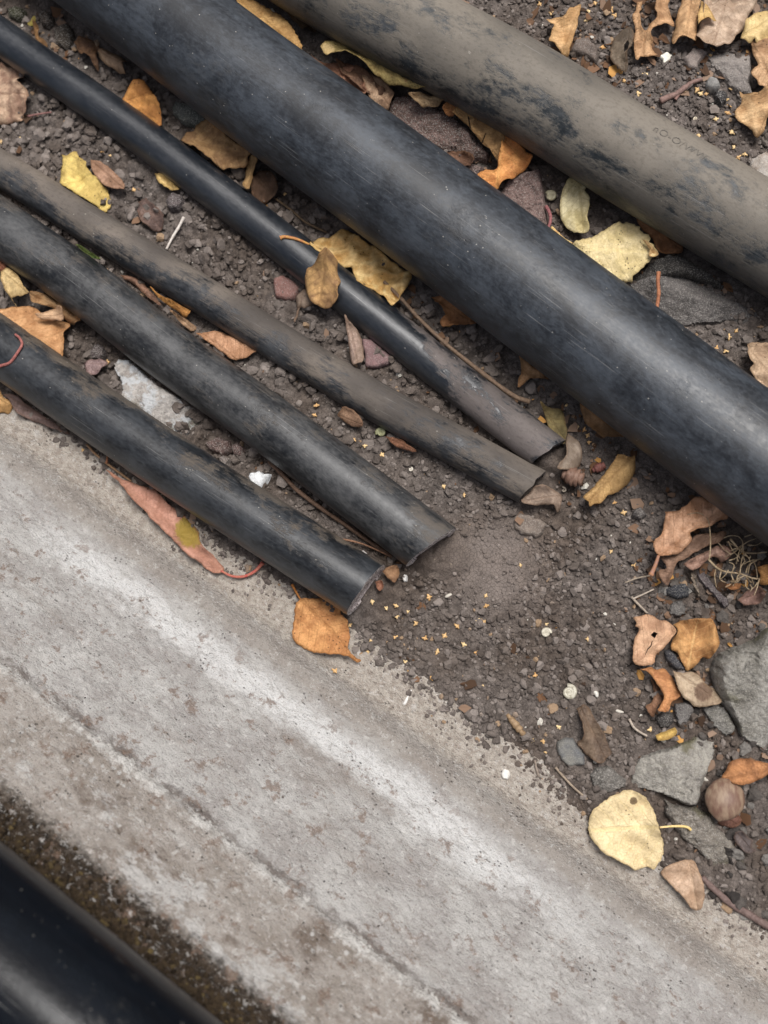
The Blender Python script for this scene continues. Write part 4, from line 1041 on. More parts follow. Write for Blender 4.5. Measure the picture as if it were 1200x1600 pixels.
Lf(N, 'large dull brown spotted leaf between the glossy and thickest pipes', 'B', [(455,525),(500,490),(570,462),(582,430),(640,393),(720,450),(850,560),(985,650),(975,690),(950,750),(850,772),(790,772),(700,705),(600,625),(510,575)], [(455,530),(980,690)], 'a07c4c', '85623c', dome=3, ruf=.002, spots=.5, teeth=.2, lift=4)
Lf(N, 'narrow curled tan leaf rim next to the dull spotted leaf', 'B', [(935,745),(980,680),(1022,690),(1045,720),(1005,820),(985,925),(942,905),(928,820)], [(1020,690),(960,920)], 'a5824f', '8c6b3f', dome=5, lift=3, spots=.1)
Lf(N, 'dark brown leaf in shade under the thickest pipe', 'B', [(1005,800),(1090,765),(1165,830),(1190,930),(1120,985),(1040,995),(990,945)], [(1010,820),(1150,970)], '5f4634', '4a3627', dome=2, ruf=.002, lift=1)
Lf(N, 'golden tan toothed leaf leaning on the thickest pipe at the top', 'b', [(-100,-30),(-30,-8),(30,18),(60,30),(110,60),(150,110),(190,160),(217,210),(216,250),(150,235),(60,180),(0,130),(-60,70)], [(-90,-10),(216,240)], 'c99f5c', 'b38647', dome=2, teeth=.55, lift=9, tilt=(2, 0), spots=.2)
Lf(N, 'olive yellow rolled leaf with black pinholes between the thick pipes', 'b', [(318,250),(345,215),(390,208),(470,213),(540,245),(600,275),(700,325),(790,378),(865,430),(850,447),(780,447),(700,427),(630,411),(570,372),(510,322),(450,287),(400,281),(345,291)], [(318,255),(860,440)], '9d884c', '86733f', dome=9, ruf=.0006, spots=.9, lift=10, nveins=14, stain=(.05, 0, .06, 'b89f70'))
Lf(N, 'pinkish brown leaf beside the olive rolled one', 'b', [(255,250),(340,300),(420,285),(490,335),(512,380),(522,455),(460,440),(380,390),(300,315)], [(255,252),(520,440)], '9c7056', '845b45', dome=1.5, lift=5, spots=.1)
Lf(N, 'crumbled tan leaf scrap above the long bark piece', 'b', [(500,335),(560,355),(630,415),(650,450),(628,507),(600,512),(540,470),(510,405)], [(505,340),(630,500)], 'a98a6c', '8b6c52', dome=2, ruf=.0025, lift=6, wr=.0014)
Lf(N, 'dull brown leaf with cracks under the muddy thick pipe', 'p', [(590,240),(640,208),(700,225),(800,285),(912,368),(892,440),(875,525),(820,452),(770,402),(720,352),(670,292)], [(600,235),(880,500)], 'a17c4a', '8a673b', dome=2, lift=10, spots=.2, holes=[[(684,250),(692,252),(704,320),(700,328),(692,300)], [(792,345),(797,350),(775,400),(766,402)]])
Lf(N, 'bright orange twisted leaf between the two thick pipes', 'p', [(908,360),(990,400),(1080,480),(1087,512),(1010,572),(960,622),(900,682),(862,722),(790,690),(735,635),(800,583),(865,573),(878,500)], [(905,365),(860,718)], 'cd8b42', 'b5712f', dome=0, fold=-4, ruf=.002, lift=12, spots=.05, nveins=6, vein='dcab68')
Lf(N, 'small orange brown curl at the end of the bark piece', 'p', [(528,205),(560,170),(600,163),(622,190),(592,242),(550,237)], [(530,205),(620,190)], 'a06a34', '814f26', dome=3, lift=11)
Lf(N, 'pale cream half leaf under the muddy thick pipe', 'q', [(330,110),(400,70),(470,110),(485,155),(455,205),(487,260),(480,330),(470,390),(481,450),(475,492),(430,506),(370,495),(310,440),(270,370),(261,290),(280,200)], [(400,90),(440,505)], 'd8cba0', 'b9a872', dome=2.5, lift=4, spots=.12, nveins=7, blot=.5)
Lf(N, 'large pale yellow toothed leaf wedged between the two thick pipes', 'q', [(352,590),(500,518),(660,432),(740,418),(800,424),(860,468),(872,492),(942,550),(932,580),(998,645),(980,682),(900,742),(860,790),(812,820),(802,857),(740,852),(680,845),(600,830),(480,750),(352,632)], [(352,605),(995,650)], 'e2cd98', 'd6bf82', dome=3, teeth=.55, stem=[(356,588),(290,545),(200,458)], stemcol='b88a55', spots=.5, lift=8, nveins=8, vein='e2cd93')
Lf(N, 'pale torn rim of a leaf at the tip of the large yellow one', 'q', [(880,548),(945,590),(965,625),(1002,650),(975,680),(930,670),(938,620)], [(880,548),(985,675)], 'd2ac74', 'c09a62', dome=1, lift=12, spots=0)
Lf(N, 'ragged brown leaf under the muddy pipe beside the large yellow leaf', 'q', [(815,370),(875,405),(965,465),(1060,540),(1180,590),(1175,640),(1060,655),(985,625),(960,560),(880,482),(850,445)], [(820,375),(1175,620)], '9b6b40', '7d5331', dome=2, ruf=.003, lift=3)
Lf(N, 'pale tan leaf at the right edge below the dark stone slab', 'r', [(1012,880),(1060,865),(1200,858),(1300,870),(1300,1240),(1200,1235),(1110,1185),(1040,1095),(1062,1050),(1030,1000)], [(1015,880),(1280,1200)], 'b99d7e', 'a18467', dome=3, ruf=.002, lift=4, teeth=.2)
Lf(N, 'tan folded triangular leaf beside the muddy pipe at the top', 'n', [(702,32),(692,90),(662,230),(632,330),(602,420),(577,478),(490,420),(470,395),(430,382),(455,290),(470,240),(440,230),(403,213),(430,188),(510,168),(545,180),(600,90),(660,52)], [(695,40),(540,440)], 'c79f6b', 'b08550', dome=0, fold=3, ruf=.002, lift=4, spots=.1)
Lf(N, 'torn tan leaf shaped like a loop in the top right', 'm', [(130,-10),(120,70),(105,130),(110,220),(130,285),(165,290),(200,245),(240,195),(247,150),(230,105),(240,50),(235,20),(170,0),(170,-40),(350,-40),(352,80),(402,190),(390,222),(310,225),(240,255),(200,310),(227,357),(210,395),(242,450),(252,480),(160,490),(100,515),(85,542),(60,470),(57,330),(75,280),(45,170),(70,100),(90,-10)], [(200,-30),(130,480)], 'bd9468', 'a2784f', dome=2.5, ruf=.002, lift=4, spots=.1)
Lf(N, 'smooth tan leaf rolled into a tube at the top right', 'm', [(470,-30),(632,-30),(622,60),(602,130),(592,200),(592,300),(577,387),(500,377),(440,372),(400,402),(383,330),(408,220),(430,130),(455,60)], [(550,-30),(490,385)], 'c79d6c', 'b1875a', dome=6, ruf=.001, lift=4, spots=.05, nveins=7)
Lf(N, 'broad pinkish beige leaf at the top right edge of the picture', 'm', [(640,-40),(1095,-40),(1062,80),(1032,140),(1002,230),(952,300),(902,360),(872,402),(790,427),(710,432),(650,407),(588,355),(595,280),(620,215),(640,150),(650,60)], [(860,-40),(720,430)], 'b79f87', 'a3886f', dome=4, ruf=.002, lift=5, spots=.2, nveins=8)
Lf(N, 'yellow tan folded flap between the rolled and beige leaves', 'm', [(632,10),(692,60),(752,190),(682,186),(622,216),(596,242),(601,130)], [(640,15),(660,210)], 'cba766', 'b68f50', dome=2, lift=9, spots=.05)
Lf(N, 'pale yellow crumpled leaf in the top right corner', 'm', [(963,332),(1000,230),(1040,150),(1100,108),(1200,78),(1290,80),(1290,330),(1200,352),(1110,367),(1080,340),(1035,372)], [(965,330),(1280,120)], 'd8bd80', 'c5a566', dome=3, ruf=.003, lift=7, spots=.15)
Lf(N, 'brown tan leaf at the right edge below the yellow crumpled one', 'm', [(1040,345),(1110,362),(1200,352),(1300,345),(1300,720),(1180,760),(1060,652),(1080,590),(1112,560),(1080,500),(1060,410)], [(1050,350),(1250,720)], 'c09a70', 'a37a52', dome=4, ruf=.003, lift=5, spots=.2)
Lf(N, 'tan pointed leaf at the right edge above the pale pebble', 'm', [(958,778),(1010,810),(1100,818),(1200,760),(1290,780),(1290,1000),(1200,1010),(1162,1120),(1112,1172),(1060,1132),(1000,1062),(923,1012),(935,930),(970,880)], [(1260,800),(1110,1165)], 'c4a070', 'ad8556', dome=3, ruf=.002, lift=4, spots=.3)
Lf(N, 'dark grey brown curled leaf with a hole near the loop shaped leaf', 'n', [(943,400),(980,320),(1050,258),(1110,238),(1142,290),(1132,400),(1092,480),(1097,560),(1082,632),(1010,592),(950,520)], [(1110,240),(1070,620)], '6b5d4c', '55493c', dome=5, ruf=.001, lift=2, holes=[[(1065,400),(1095,360),(1105,400),(1090,470),(1060,480)]])
Lf(N, 'crumpled golden leaf with red stalk draped over the glossy pipe', 'z', [(288,300),(300,240),(360,198),(440,188),(560,130),(640,188),(700,238),(760,258),(860,345),(940,405),(1040,468),(1072,500),(1060,560),(1010,650),(950,742),(910,757),(870,692),(790,642),(700,602),(650,562),(608,480),(600,450),(540,452),(480,402),(380,362),(330,322)], [(290,298),(960,700)], 'e2bf7c', 'c2964c', dome=0, fold=3, ruf=.003, pipes=['thin'], stem=[(292,300),(240,282),(180,265),(110,258),(82,268)], stemr=.0010, stemcol='a5684a', spots=.25, lift=2.5, wr=.0022, nveins=6, vein='e0c88c')
Lf(N, 'small brown and yellow leaf lying on the glossy thin pipe', 'z', [(365,390),(430,345),(470,380),(507,430),(495,500),(512,550),(490,620),(497,680),(450,722),(370,737),(310,717),(270,692),(240,642),(216,560),(225,500),(258,440),(320,430)], [(430,350),(330,715)], 'b48b50', '8a6640', dome=1.5, ruf=.002, pipes=['thin'], spots=.25, lift=2.2, nveins=6)
Lf(N, 'slim tan rolled leaf standing between the two thin pipes', 'z', [(563,830),(590,868),(660,958),(682,1060),(692,1180),(660,1202),(608,1197),(578,1080),(568,950)], [(570,835),(655,1200)], 'a3897a', '86705f', dome=4, lift=5, spots=.05, ruf=.0006)
Lf(N, 'withered grey brown leaf curl beside the reddish brick flake', 'z', [(155,665),(215,600),(270,670),(295,712),(230,752),(190,742),(178,800),(165,875),(152,870),(165,760)], [(220,605),(165,870)], '83705f', '6a594c', dome=2, lift=2)
Lf(N, 'orange brown leaf under the thickest pipe near the long twig', 'e', [(825,200),(870,190),(930,220),(1030,290),(1040,325),(950,327),(880,337),(863,300),(890,280),(870,240)], [(830,200),(1030,315)], '9d6b3d', '83562f', dome=1.5, lift=3, teeth=.4)
Lf(N, 'tan leaf corner poking from under the thickest pipe by the thin pipe end', 'f', [(33,472),(90,515),(175,572),(90,577),(35,617),(26,600),(45,540)], [(35,475),(35,610)], 'b08557', '986e45', dome=1, lift=3)
Lf(N, 'olive withered leaf above the cut end of the glossy pipe', 't', [(208,138),(260,170),(360,188),(387,290),(402,340),(380,440),(345,420),(300,372),(260,302),(235,222)], [(210,140),(390,420)], '837344', '655936', dome=2, ruf=.002, lift=4, spots=.3)
Lf(N, 'translucent grey brown leaf hanging off the glossy pipe end', 't', [(402,350),(440,388),(492,430),(512,510),(482,592),(420,622),(350,632),(328,610),(390,520),(385,440)], [(410,355),(350,630)], '8f8070', '776656', dome=2, ruf=.0015, lift=5, spots=.05)
Lf(N, 'brown leaf half under the thickest pipe above the cut thin pipes', 't', [(483,122),(560,175),(680,262),(815,355),(785,382),(690,377),(660,392),(600,342),(545,302),(500,212)], [(485,125),(790,375)], '9b7349', '82603c', dome=1, lift=5, spots=.1)
Lf(N, 'yellow brown folded leaf pointing at the thickest pipe', 't', [(760,518),(850,540),(882,528),(887,600),(862,690),(800,752),(700,802),(632,872),(590,882),(560,892),(555,862),(508,825),(560,770),(640,680),(720,590)], [(870,535),(540,860)], 'b08b52', '96723f', dome=5, ruf=.0015, lift=6, spots=.15, teeth=.2, nveins=7)
Lf(N, 'pale grey tan leaf touching the crumpled pipe end', 't', [(68,842),(120,790),(180,740),(240,738),(352,790),(357,850),(325,922),(300,872),(240,867),(150,877),(80,868)], [(345,800),(72,850)], '94806f', '7d6959', dome=2, lift=2, spots=.1)
Lf(N, 'tan leaf with long stalk below the thickest pipe at right', 's', [(328,213),(440,200),(460,180),(500,168),(560,108),(640,108),(760,158),(862,220),(850,272),(760,302),(700,342),(590,372),(528,402),(547,470),(480,532),(400,582),(268,588),(230,530),(223,480),(290,400),(320,300)], [(266,588),(840,190)], 'b78d6d', 'a0714d', dome=3, ruf=.0025, stem=[(266,590),(240,670),(200,760)], stemr=.0011, stemcol='9d7667', lift=12, spots=.15, nveins=7)
Lf(N, 'dark brown leaf beneath the tan leaf with long stalk', 's', [(270,600),(400,592),(530,482),(560,430),(680,398),(832,388),(842,420),(790,472),(700,502),(620,542),(500,612),(430,642),(390,712),(380,762),(342,852),(290,792),(268,722),(330,702)], [(830,400),(320,820)], '8a6c57', '6f5443', dome=2, ruf=.002, lift=6, spots=.1)
Lf(N, 'crumpled pinkish leaf scrap beside the root tuft', 's', [(478,670),(560,608),(680,548),(800,508),(902,530),(880,592),(810,652),(780,612),(700,612),(620,682),(560,722),(510,692)], [(480,680),(895,540)], '9b7a69', '7f6051', dome=3, ruf=.003, wr=.0018, lift=5)
Lf(N, 'orange curled leaf at the right edge beside the root tuft', 's', [(1108,690),(1200,668),(1300,680),(1300,820),(1140,832),(1128,770)], [(1110,700),(1290,800)], 'c28a48', 'a66f35', dome=5, lift=5, ruf=.002)
Lf(N, 'small orange brown leaf scrap under the root tuft', 's', [(828,860),(860,835),(960,828),(950,870),(880,885)], [(830,860),(955,840)], 'a8703f', '8c5a31', dome=2, lift=4)
Lf(N, 'reddish brown leaf fragment below the root tuft', 's', [(930,970),(1010,900),(1100,850),(1150,900),(1150,960),(1100,1010),(990,1010)], [(935,980),(1140,900)], '84655a', '6b5047', dome=3, ruf=.003, wr=.0016, lift=3)
Lf(N, 'peach tan leaf with a dark square hole', 'u', [(148,215),(250,198),(300,213),(350,248),(420,258),(472,310),(477,340),(430,402),(370,472),(320,522),(297,592),(158,592),(148,480),(158,400),(190,310),(158,290),(170,260)], [(160,590),(470,320)], 'c59c78', 'b08462', dome=4, ruf=.0015, lift=6, spots=.1, holes=[[(283,362),(308,335),(336,350),(312,388)], [(292,405),(298,407),(286,450),(262,475),(240,520),(238,515),(256,470),(280,445)]], nveins=6)
Lf(N, 'golden brown leaf with ruffled cream edge beside the large rock', 'u', [(458,280),(520,250),(600,238),(700,233),(760,238),(792,290),(802,350),(820,420),(792,472),(740,542),(690,532),(640,592),(570,647),(530,582),(490,502),(443,470),(455,400),(490,330)], [(570,645),(650,240)], 'bd8b4e', '9a6a37', dome=0, fold=4, ruf=.005, lift=4, spots=.1, nveins=7, vein='dcb982')
Lf(N, 'orange curled leaf below the peach leaf with the hole', 'u', [(193,628),(280,608),(320,628),(380,623),(420,648),(462,700),(482,760),(522,820),(490,852),(440,882),(410,947),(350,952),(330,930),(385,860),(350,770),(300,690),(270,655)], [(200,630),(390,945)], 'c58a52', 'ab7040', dome=4, ruf=.0025, lift=6, spots=.05)
Lf(N, 'shaded brown leaf behind the orange curled leaf', 'u', [(280,700),(350,770),(385,860),(330,930),(300,1000),(238,920),(290,890),(310,800)], [(290,710),(290,990)], '8a6348', '6e4d38', dome=1, lift=2)
Lf(N, 'grey beige leaf with a dark brown stain beside the large rock', 'u', [(453,632),(490,655),(620,650),(680,690),(732,760),(790,790),(832,860),(822,892),(700,922),(650,927),(580,882),(520,822),(480,740)], [(455,635),(830,885)], 'b09b80', '9c866c', dome=2, ruf=.001, lift=7, spots=.15, stain=(.66, -.02, .17, '6d5646'))
Lf(N, 'reddish orange leaf above the brown nut at the right edge', 'v', [(818,400),(870,320),(930,240),(1050,228),(1150,250),(1200,258),(1290,280),(1290,330),(1200,342),(1120,392),(1000,422),(940,422)], [(1280,300),(830,395)], 'a9713f', '8c5a33', dome=3, ruf=.003, lift=8)
Lf(N, 'dark grey leaf right of the long gritty stone', 'v', [(938,790),(990,778),(1040,838),(1082,870),(1070,920),(1102,942),(1030,962),(960,902),(928,840)], [(945,790),(1080,950)], '6a5f5c', '554b49', dome=2, lift=3)
Lf(N, 'reddish leaf litter scrap beneath the brown nut', 'v', [(740,610),(830,680),(930,650),(990,700),(940,760),(850,760),(790,720)], [(745,615),(960,740)], '7d5547', '654336', dome=1, ruf=.002, lift=1)
Lf(N, 'dull brown crumpled leaf on bare soil near the flat blue stone', 'w', [(803,240),(860,198),(920,258),(962,340),(1012,410),(1042,500),(1078,570),(1040,612),(1000,662),(920,622),(850,562),(810,500),(862,450),(850,350)], [(830,215),(1030,630)], '75624f', '5e4d40', dome=4, ruf=.002, lift=2, spots=.1)
Lf(N, 'torn yellow leaf scrap above the triangular grey stone', 'u', [(318,1140),(400,1108),(470,1078),(492,1112),(460,1150),(390,1182),(340,1182)], [(320,1150),(485,1090)], 'c3a24e', 'a5823f', dome=1.5, lift=3, ruf=.0015)
Lf(N, 'orange tan pointed leaf above the lowest pipe at the left edge', 'x', [(-60,470),(0,478),(140,428),(250,438),(310,488),(400,528),(512,558),(502,650),(517,750),(524,860),(450,830),(300,745),(150,640),(-60,530)], [(-50,500),(520,830)], 'bf8f5c', 'ab7846', dome=2, lift=9, tilt=(0, -2), spots=.2, nveins=7)
Lf(N, 'cream curled leaf at the left edge under the medium dark pipe', 'x', [(18,180),(60,148),(110,168),(160,230),(192,280),(247,347),(165,365),(85,372),(112,432),(60,350),(30,262)], [(30,180),(230,350)], 'c9ac74', 'b2935c', dome=4, lift=10, ruf=.001, spots=.1)
Lf(N, 'tan leaf tucked beneath the medium dark pipe at left', 'x', [(255,350),(340,345),(420,380),(510,450),(640,540),(640,575),(520,560),(400,450),(300,432),(262,400)], [(260,360),(630,560)], 'b08a5b', '936d45', dome=2, lift=8, ruf=.002)
Lf(N, 'small rolled tan leaf lip on the orange pointed leaf', 'x', [(305,522),(380,468),(500,458),(532,500),(512,557),(420,552),(330,547)], [(310,530),(525,510)], 'c29e78', 'a98260', dome=5, lift=12, ruf=.0006, spots=0)
Lf(N, 'purplish crumpled leaf scrap above the lowest pipe', 'x', [(630,880),(700,848),(780,846),(832,880),(800,942),(720,985),(660,930)], [(635,885),(830,890)], '8b7470', '70595a', dome=2, ruf=.003, wr=.0018, lift=5)
Lf(N, 'tan leaf corner at the left edge where pipe meets concrete', 'd', [(-60,610),(0,618),(15,660),(52,690),(30,737),(0,732),(-60,740)], [(-50,640),(45,700)], 'b98f55', 'a1773f', dome=2, lift=2)
Lf(N, 'purple brown leaf strip along the underside of the lowest pipe', 'd', [(20,650),(90,660),(160,720),(240,770),(330,835),(290,825),(200,790),(110,755),(60,700)], [(25,650),(325,832)], '77625c', '604d48', dome=2, lift=1)
Lf(N, 'bright orange leaf sliver between medium and thin muddy pipes', 'd', [(708,146),(760,188),(840,228),(892,258),(862,282),(820,252),(760,212)], [(710,148),(885,265)], 'c58a3c', 'a66f2c', dome=2, lift=5)
Lf(N, 'pinkish tan leaf between the medium and thin muddy pipes', 'd', [(915,358),(1000,348),(1080,370),(1185,425),(1200,445),(1110,487),(1060,467),(990,412)], [(1110,485),(940,355)], 'b98a66', 'a3744f', dome=1.5, lift=3, spots=.1)
Lf(N, 'brown leaf strip under the thin muddy pipe', 'd', [(555,85),(640,98),(725,188),(760,235),(700,200),(610,125)], [(560,88),(750,230)], '8b6650', '6f503e', dome=1, lift=3)
Lf(N, 'pale brown scrap beside the bright orange sliver', 'd', [(800,255),(870,298),(915,330),(890,352),(830,292)], [(802,258),(905,340)], 'a78766', '8c6d50', dome=1, lift=2)
Lf(N, 'green grass blade squeezed between thin muddy and medium pipes', 'x', [(620,-20),(660,-5),(730,35),(812,85),(780,88),(700,48)], [(625,-15),(805,85)], '5d7a34', '48652a', dome=1, lift=9, spots=0, cat='grass blade')
Lf(N, 'ragged brown leaf scrap under the lower edge of the thin muddy pipe', 'e', [(378,742),(430,712),(492,755),(500,800),(420,782)], [(380,742),(495,790)], '8d6d53', '735540', dome=1.5, lift=2, ruf=.002)
Lf(N, 'rusty leaf crumb strip below the thin muddy pipe', 'e', [(610,850),(660,850),(720,890),(750,915),(690,905),(640,880)], [(612,850),(745,912)], '83573c', '6a4430', dome=1, lift=2, ruf=.002)
Lf(N, 'dim brown leaf pressed in the soil near the white splinter', 'a', [(640,942),(680,928),(772,1012),(752,1082),(690,1062),(650,1002)], [(645,940),(755,1075)], '6c564c', '574540', dome=.5, lift=.5, ruf=.001)
Lf(N, 'brown leaf fragment by the chalky cut pipe end', 'h', [(595,280),(630,255),(660,250),(675,290),(650,332),(620,310)], [(600,280),(655,325)], '97724f', '7d5a3e', dome=2, lift=2, ruf=.001)
Lf(N, 'tiny orange leaf scrap in the gap at the end of the lowest pipe', 'h', [(560,330),(590,322),(600,350),(580,372)], [(562,332),(590,365)], 'a5735a', '8a5c46', dome=1, lift=1, step=.0009)
Lf(N, 'brown flake at the left edge above the cream curled leaf', 'x', [(-40,90),(20,95),(48,140),(25,172),(-40,160)], [(-30,110),(40,150)], '8d5336', '70402a', dome=1.5, lift=9)

Lf(N, 'dark brown leaf under the olive rolled leaf between the thick pipes', 'b', [(380,290),(450,295),(520,335),(570,395),(610,430),(540,445),(470,400),(400,335)], [(385,295),(600,430)], '7a5a44', '5f4535', dome=1.5, ruf=.003, wr=.0018, lift=7)
Lf(N, 'dull tan scrap at the right end of the olive rolled leaf', 'b', [(715,445),(790,440),(860,452),(885,490),(800,495),(740,475)], [(720,450),(880,480)], '9a805c', '7d6446', dome=2, ruf=.003, wr=.0018, lift=11)
Lf(N, 'shaded brown leaf under the tip of the long bark piece', 'b', [(870,690),(950,715),(1020,735),(1010,795),(930,770)], [(875,695),(1010,770)], '6f4f3b', '573c2c', dome=1, ruf=.002, lift=2)
Lf(N, 'crumpled dull brown leaf beside the toothed golden leaf at the top', 'b', [(90,-20),(170,10),(240,60),(290,120),(250,150),(190,110),(130,50)], [(95,-10),(270,140)], '6e5338', '54402b', dome=2, ruf=.004, wr=.002, lift=3)
# ------------------------------------------------------------------ twigs, stalks and roots
K = stick
K('twig', 'long thin brown twig alongside the glossy pipe end', 'px', [(600,440),(627,467),(660,503),(700,540),(750,580),(800,617),(828,628)], .0014, '77624f', '5c4a3c', lift=6, taper=(.8, 1.1))
K('twig', 'thick reddish brown twig at the bottom right edge', 'l', [(890,510),(925,548),(960,580),(1030,640),(1100,680),(1200,740),(1330,800)], .0022, '75625c', '5c4b46', lift=1, taper=(.75, 1.15))
K('root', 'brown root lying between the two lower cut pipes', 'px', [(420,720),(440,740),(467,768),(510,800),(540,820),(575,845),(612,870)], .0016, '6f5747', '574436', lift=2, cat='root')
K('root', 'thin brown rootlet beside the lowest cut pipe end', 'h', [(372,128),(430,132),(500,150),(560,175),(625,205)], .0007, '8a6750', '6f523f', lift=4, cat='root')
K('leaf_stalk', 'curved pink leaf stalk lying over the lowest pipe at left', 'x', [(-40,930),(0,915),(80,880),(140,800),(172,740),(152,690),(118,662)], .0010, 'a0645c', '7d4a45', pipes=True, lift=.6, taper=(1.1, .8), cat='stalk', knots=False)
K('leaf_stalk', 'pink curved stalk beside the snail shell', 'q', [(158,298),(180,335),(192,375),(190,420),(175,462)], .0012, '966060', '784a4a', lift=7, cat='stalk', knots=False)
K('leaf_stalk', 'orange stalk lying across the dark wet slab', 'r', [(268,245),(262,330),(268,400),(265,470),(248,578)], .0013, 'a87050', '85543c', lift=17, cat='stalk')
K('wood_sliver', 'white wood splinter on the clods at upper left', 'a', [(780,1168),(810,1110),(835,1070),(862,1018)], .0011, 'd6cfc6', 'b9aea4', lift=1, cat='splinter', taper=(.6, 1.0))
K('leaf_stalk', 'reddish stalk beside the crumpled leaf at the left edge', 'a', [(130,545),(170,538),(240,526)], .0008, '8d6660', '70504c', lift=1, cat='stalk', knots=False)
K('root', 'reddish forked root on the soil in the top right', 'm', [(280,862),(360,825),(420,800),(500,740),(560,700),(640,675)], .0015, '8a7068', '6f5850', lift=1.5, cat='root', taper=(1.4, .8))
K('root', 'short side root branching near birch scales in the top right', 'm', [(410,850),(430,820),(450,790)], .0010, '8a6a62', '6f5850', lift=1.5, cat='root')
K('dry_stalk', 'thin dry grass stalk above the leaf with the hole', 'i', [(530,332),(580,312),(645,298)], .0005, 'a29482', '85786a', lift=3, cat='grass stalk', knots=False)
K('dry_stalk', 'thin pale stalk ending at the leaf with the hole', 'i', [(560,398),(595,435),(635,475)], .0008, 'a89b8c', '8d8072', lift=2.5, cat='grass stalk', knots=False)
K('dry_stalk', 'thin crossing pale stalk near the leaf with the hole', 'i', [(565,408),(610,388),(665,362)], .0006, 'b0a496', '8d8072', lift=3.5, cat='grass stalk', knots=False)
K('dry_stalk', 'pale needle on the soil beside the big yellow leaf', 'w', [(640,695),(700,765),(780,850),(890,945)], .0008, '9a8a78', '7d6e60', lift=1, cat='grass stalk', knots=False)
K('dry_stalk', 'short pale needle on the soil above the concrete ledge', 'w', [(478,640),(490,700),(510,770)], .0008, '93867a', '7a6d62', lift=1, cat='grass stalk', knots=False)
K('dry_stalk', 'curved pale stalk near the yellow scrap by the rocks', 'u', [(115,1015),(150,1080),(200,1120),(255,1150)], .0008, 'b3a697', '94877a', lift=2, cat='grass stalk', knots=False)
K('rootlet', 'fine rootlet on the dark soil left of the thickest pipe', 'b', [(90,930),(170,990),(230,1040),(330,1090)], .0008, '5c4a36', '46382a', lift=2, cat='root')
K('dry_stalk', 'thin brown stalk beside the salmon leaf on concrete', 'y', [(60,615),(110,670),(180,730),(260,790),(340,848)], .0009, '9a7a5c', '7e6248', lift=2, cat='grass stalk', knots=False)
K('leaf_stalk', 'short upright brown stalk at the tip of the salmon leaf', 'y', [(186,735),(190,710),(193,682)], .0008, '9c6848', '7e523a', lift=4, cat='stalk', knots=False)

def root_tuft():
    rng = random.Random(5); parts = []
    trunks = cp('s', [(690,620),(760,690),(830,725),(960,745),(1060,780),(1110,790)])
    runs = [[(690,620),(760,690),(830,725),(960,745),(1060,780),(1110,790)], [(880,450),(940,520),(990,560),(1080,570),(1190,560)], [(820,440),(880,420),(950,430),(985,480),(975,540)],
            [(960,520),(1030,470),(1100,445)], [(1000,430),(1060,410),(1100,388)], [(1010,740),(1030,680),(1070,640),(1140,615)], [(1080,640),(1100,700),(1110,785)], [(960,745),(970,660),(985,590)],
            [(930,660),(940,600),(960,540)], [(760,690),(745,760),(760,860)], [(800,725),(790,790),(840,820)], [(1000,760),(930,800),(900,850)], [(700,620),(710,500),(700,330),(670,260),(600,225),(510,240)], [(680,260),(730,270)], [(690,290),(740,235)],
            [(990,560),(1040,610),(1050,590)], [(985,480),(990,560),(1000,650)], [(1015,790),(1010,850),(1040,880)], [(1060,780),(1080,840)]]
    for _ in range(26):
        a_ = (rng.uniform(860, 1130), rng.uniform(450, 840)); d_ = rng.uniform(0, 6.28); l_ = rng.uniform(30, 80)
        b_ = (a_[0] + l_ * math.cos(d_), a_[1] + l_ * math.sin(d_)); runs.append([a_, b_, (b_[0] + l_ * math.cos(d_ + rng.uniform(-1, 1)), b_[1] + l_ * math.sin(d_ + rng.uniform(-1, 1)))])
    VV, FF = [], []; n = 0
    for j, rn in enumerate(runs):
        px = np.array(cp('s', rn)); z = .012 + .004 * np.array([vnoise(np.array([k_ * .7 + j]), np.array([j * 1.3]))[0] for k_ in range(len(rn))]) + (.006 if j in (12, 13, 14) else 0)
        z = np.maximum(z, ground(at(px, .004)) + .002)
        C = catmull(np.column_stack([at(px, z), z]), 6)
        r0 = .00070 if j in (0, 1) else .00042
        V, F, _ = tube(C, np.linspace(r0, r0 * .55, len(C)), 6)
        VV.append(V); FF += [tuple(i + n for i in f) for f in F]; n += len(V)
    o = meshobj('root_tuft', np.vstack(VV), FF, plain('dry rootlets', 'a8957a', .8, '7d6a50', 500))
    tag(o, 'tangled pale tuft of fine dry roots under the thickest pipe at right', 'roots')
root_tuft()

# ------------------------------------------------------------------ shells, nut and buds
snail('flat pale snail shell between the bark slab and the cream half leaf', 'q', (195, 222), 10.5, 'aaa288', '7d765c', rot=2.0)
snail('cream snail shell alone on bare soil right of centre', 'i', (160, 566), 9, 'c9c2b0', '958d7c', rot=.5, mirror=-1)
snail('whitish snail shell on the soil near the brown crumpled leaf', 'i', (268, 845), 13, 'c3beae', '8f8875', rot=1.2)
snail('olive snail shell on the soil below the thin muddy pipe', 'e', (586, 827), 9.5, '8f8f6c', '6f6e50', rot=3.0)
snail('tiny ring shaped snail shell by birch scales in the top right', 'm', (583, 1012), 4.2, 'd8ceb8', 'a8977c', turns=1.6)
snail('tiny white snail shell between medium and thin muddy pipes', 'e', (725, 1000), 4.5, 'cfc9bc', 'a49c8c', turns=2.2)
snail('tiny curled shell loop beside the brown bud', 't', (372, 765), 6, '9a8f80', '776d60', turns=1.3)
def crescent(label, crop, pts, r, c):
    px = np.array(cp(crop, pts)); q = at(px, .004); z = ground(q) + r
    C = catmull(np.column_stack([q, z]), 6); t = np.linspace(0, 1, len(C))
    V, F, uv = tube(C, r * np.sqrt(np.clip(1 - (2 * t - 1) ** 2, .03, 1)), 8)
    tag(meshobj('shell_fragment', V, F, plain('white shell', c, .5, 'b8b2a6', 400), uv=uv), label, 'shell')
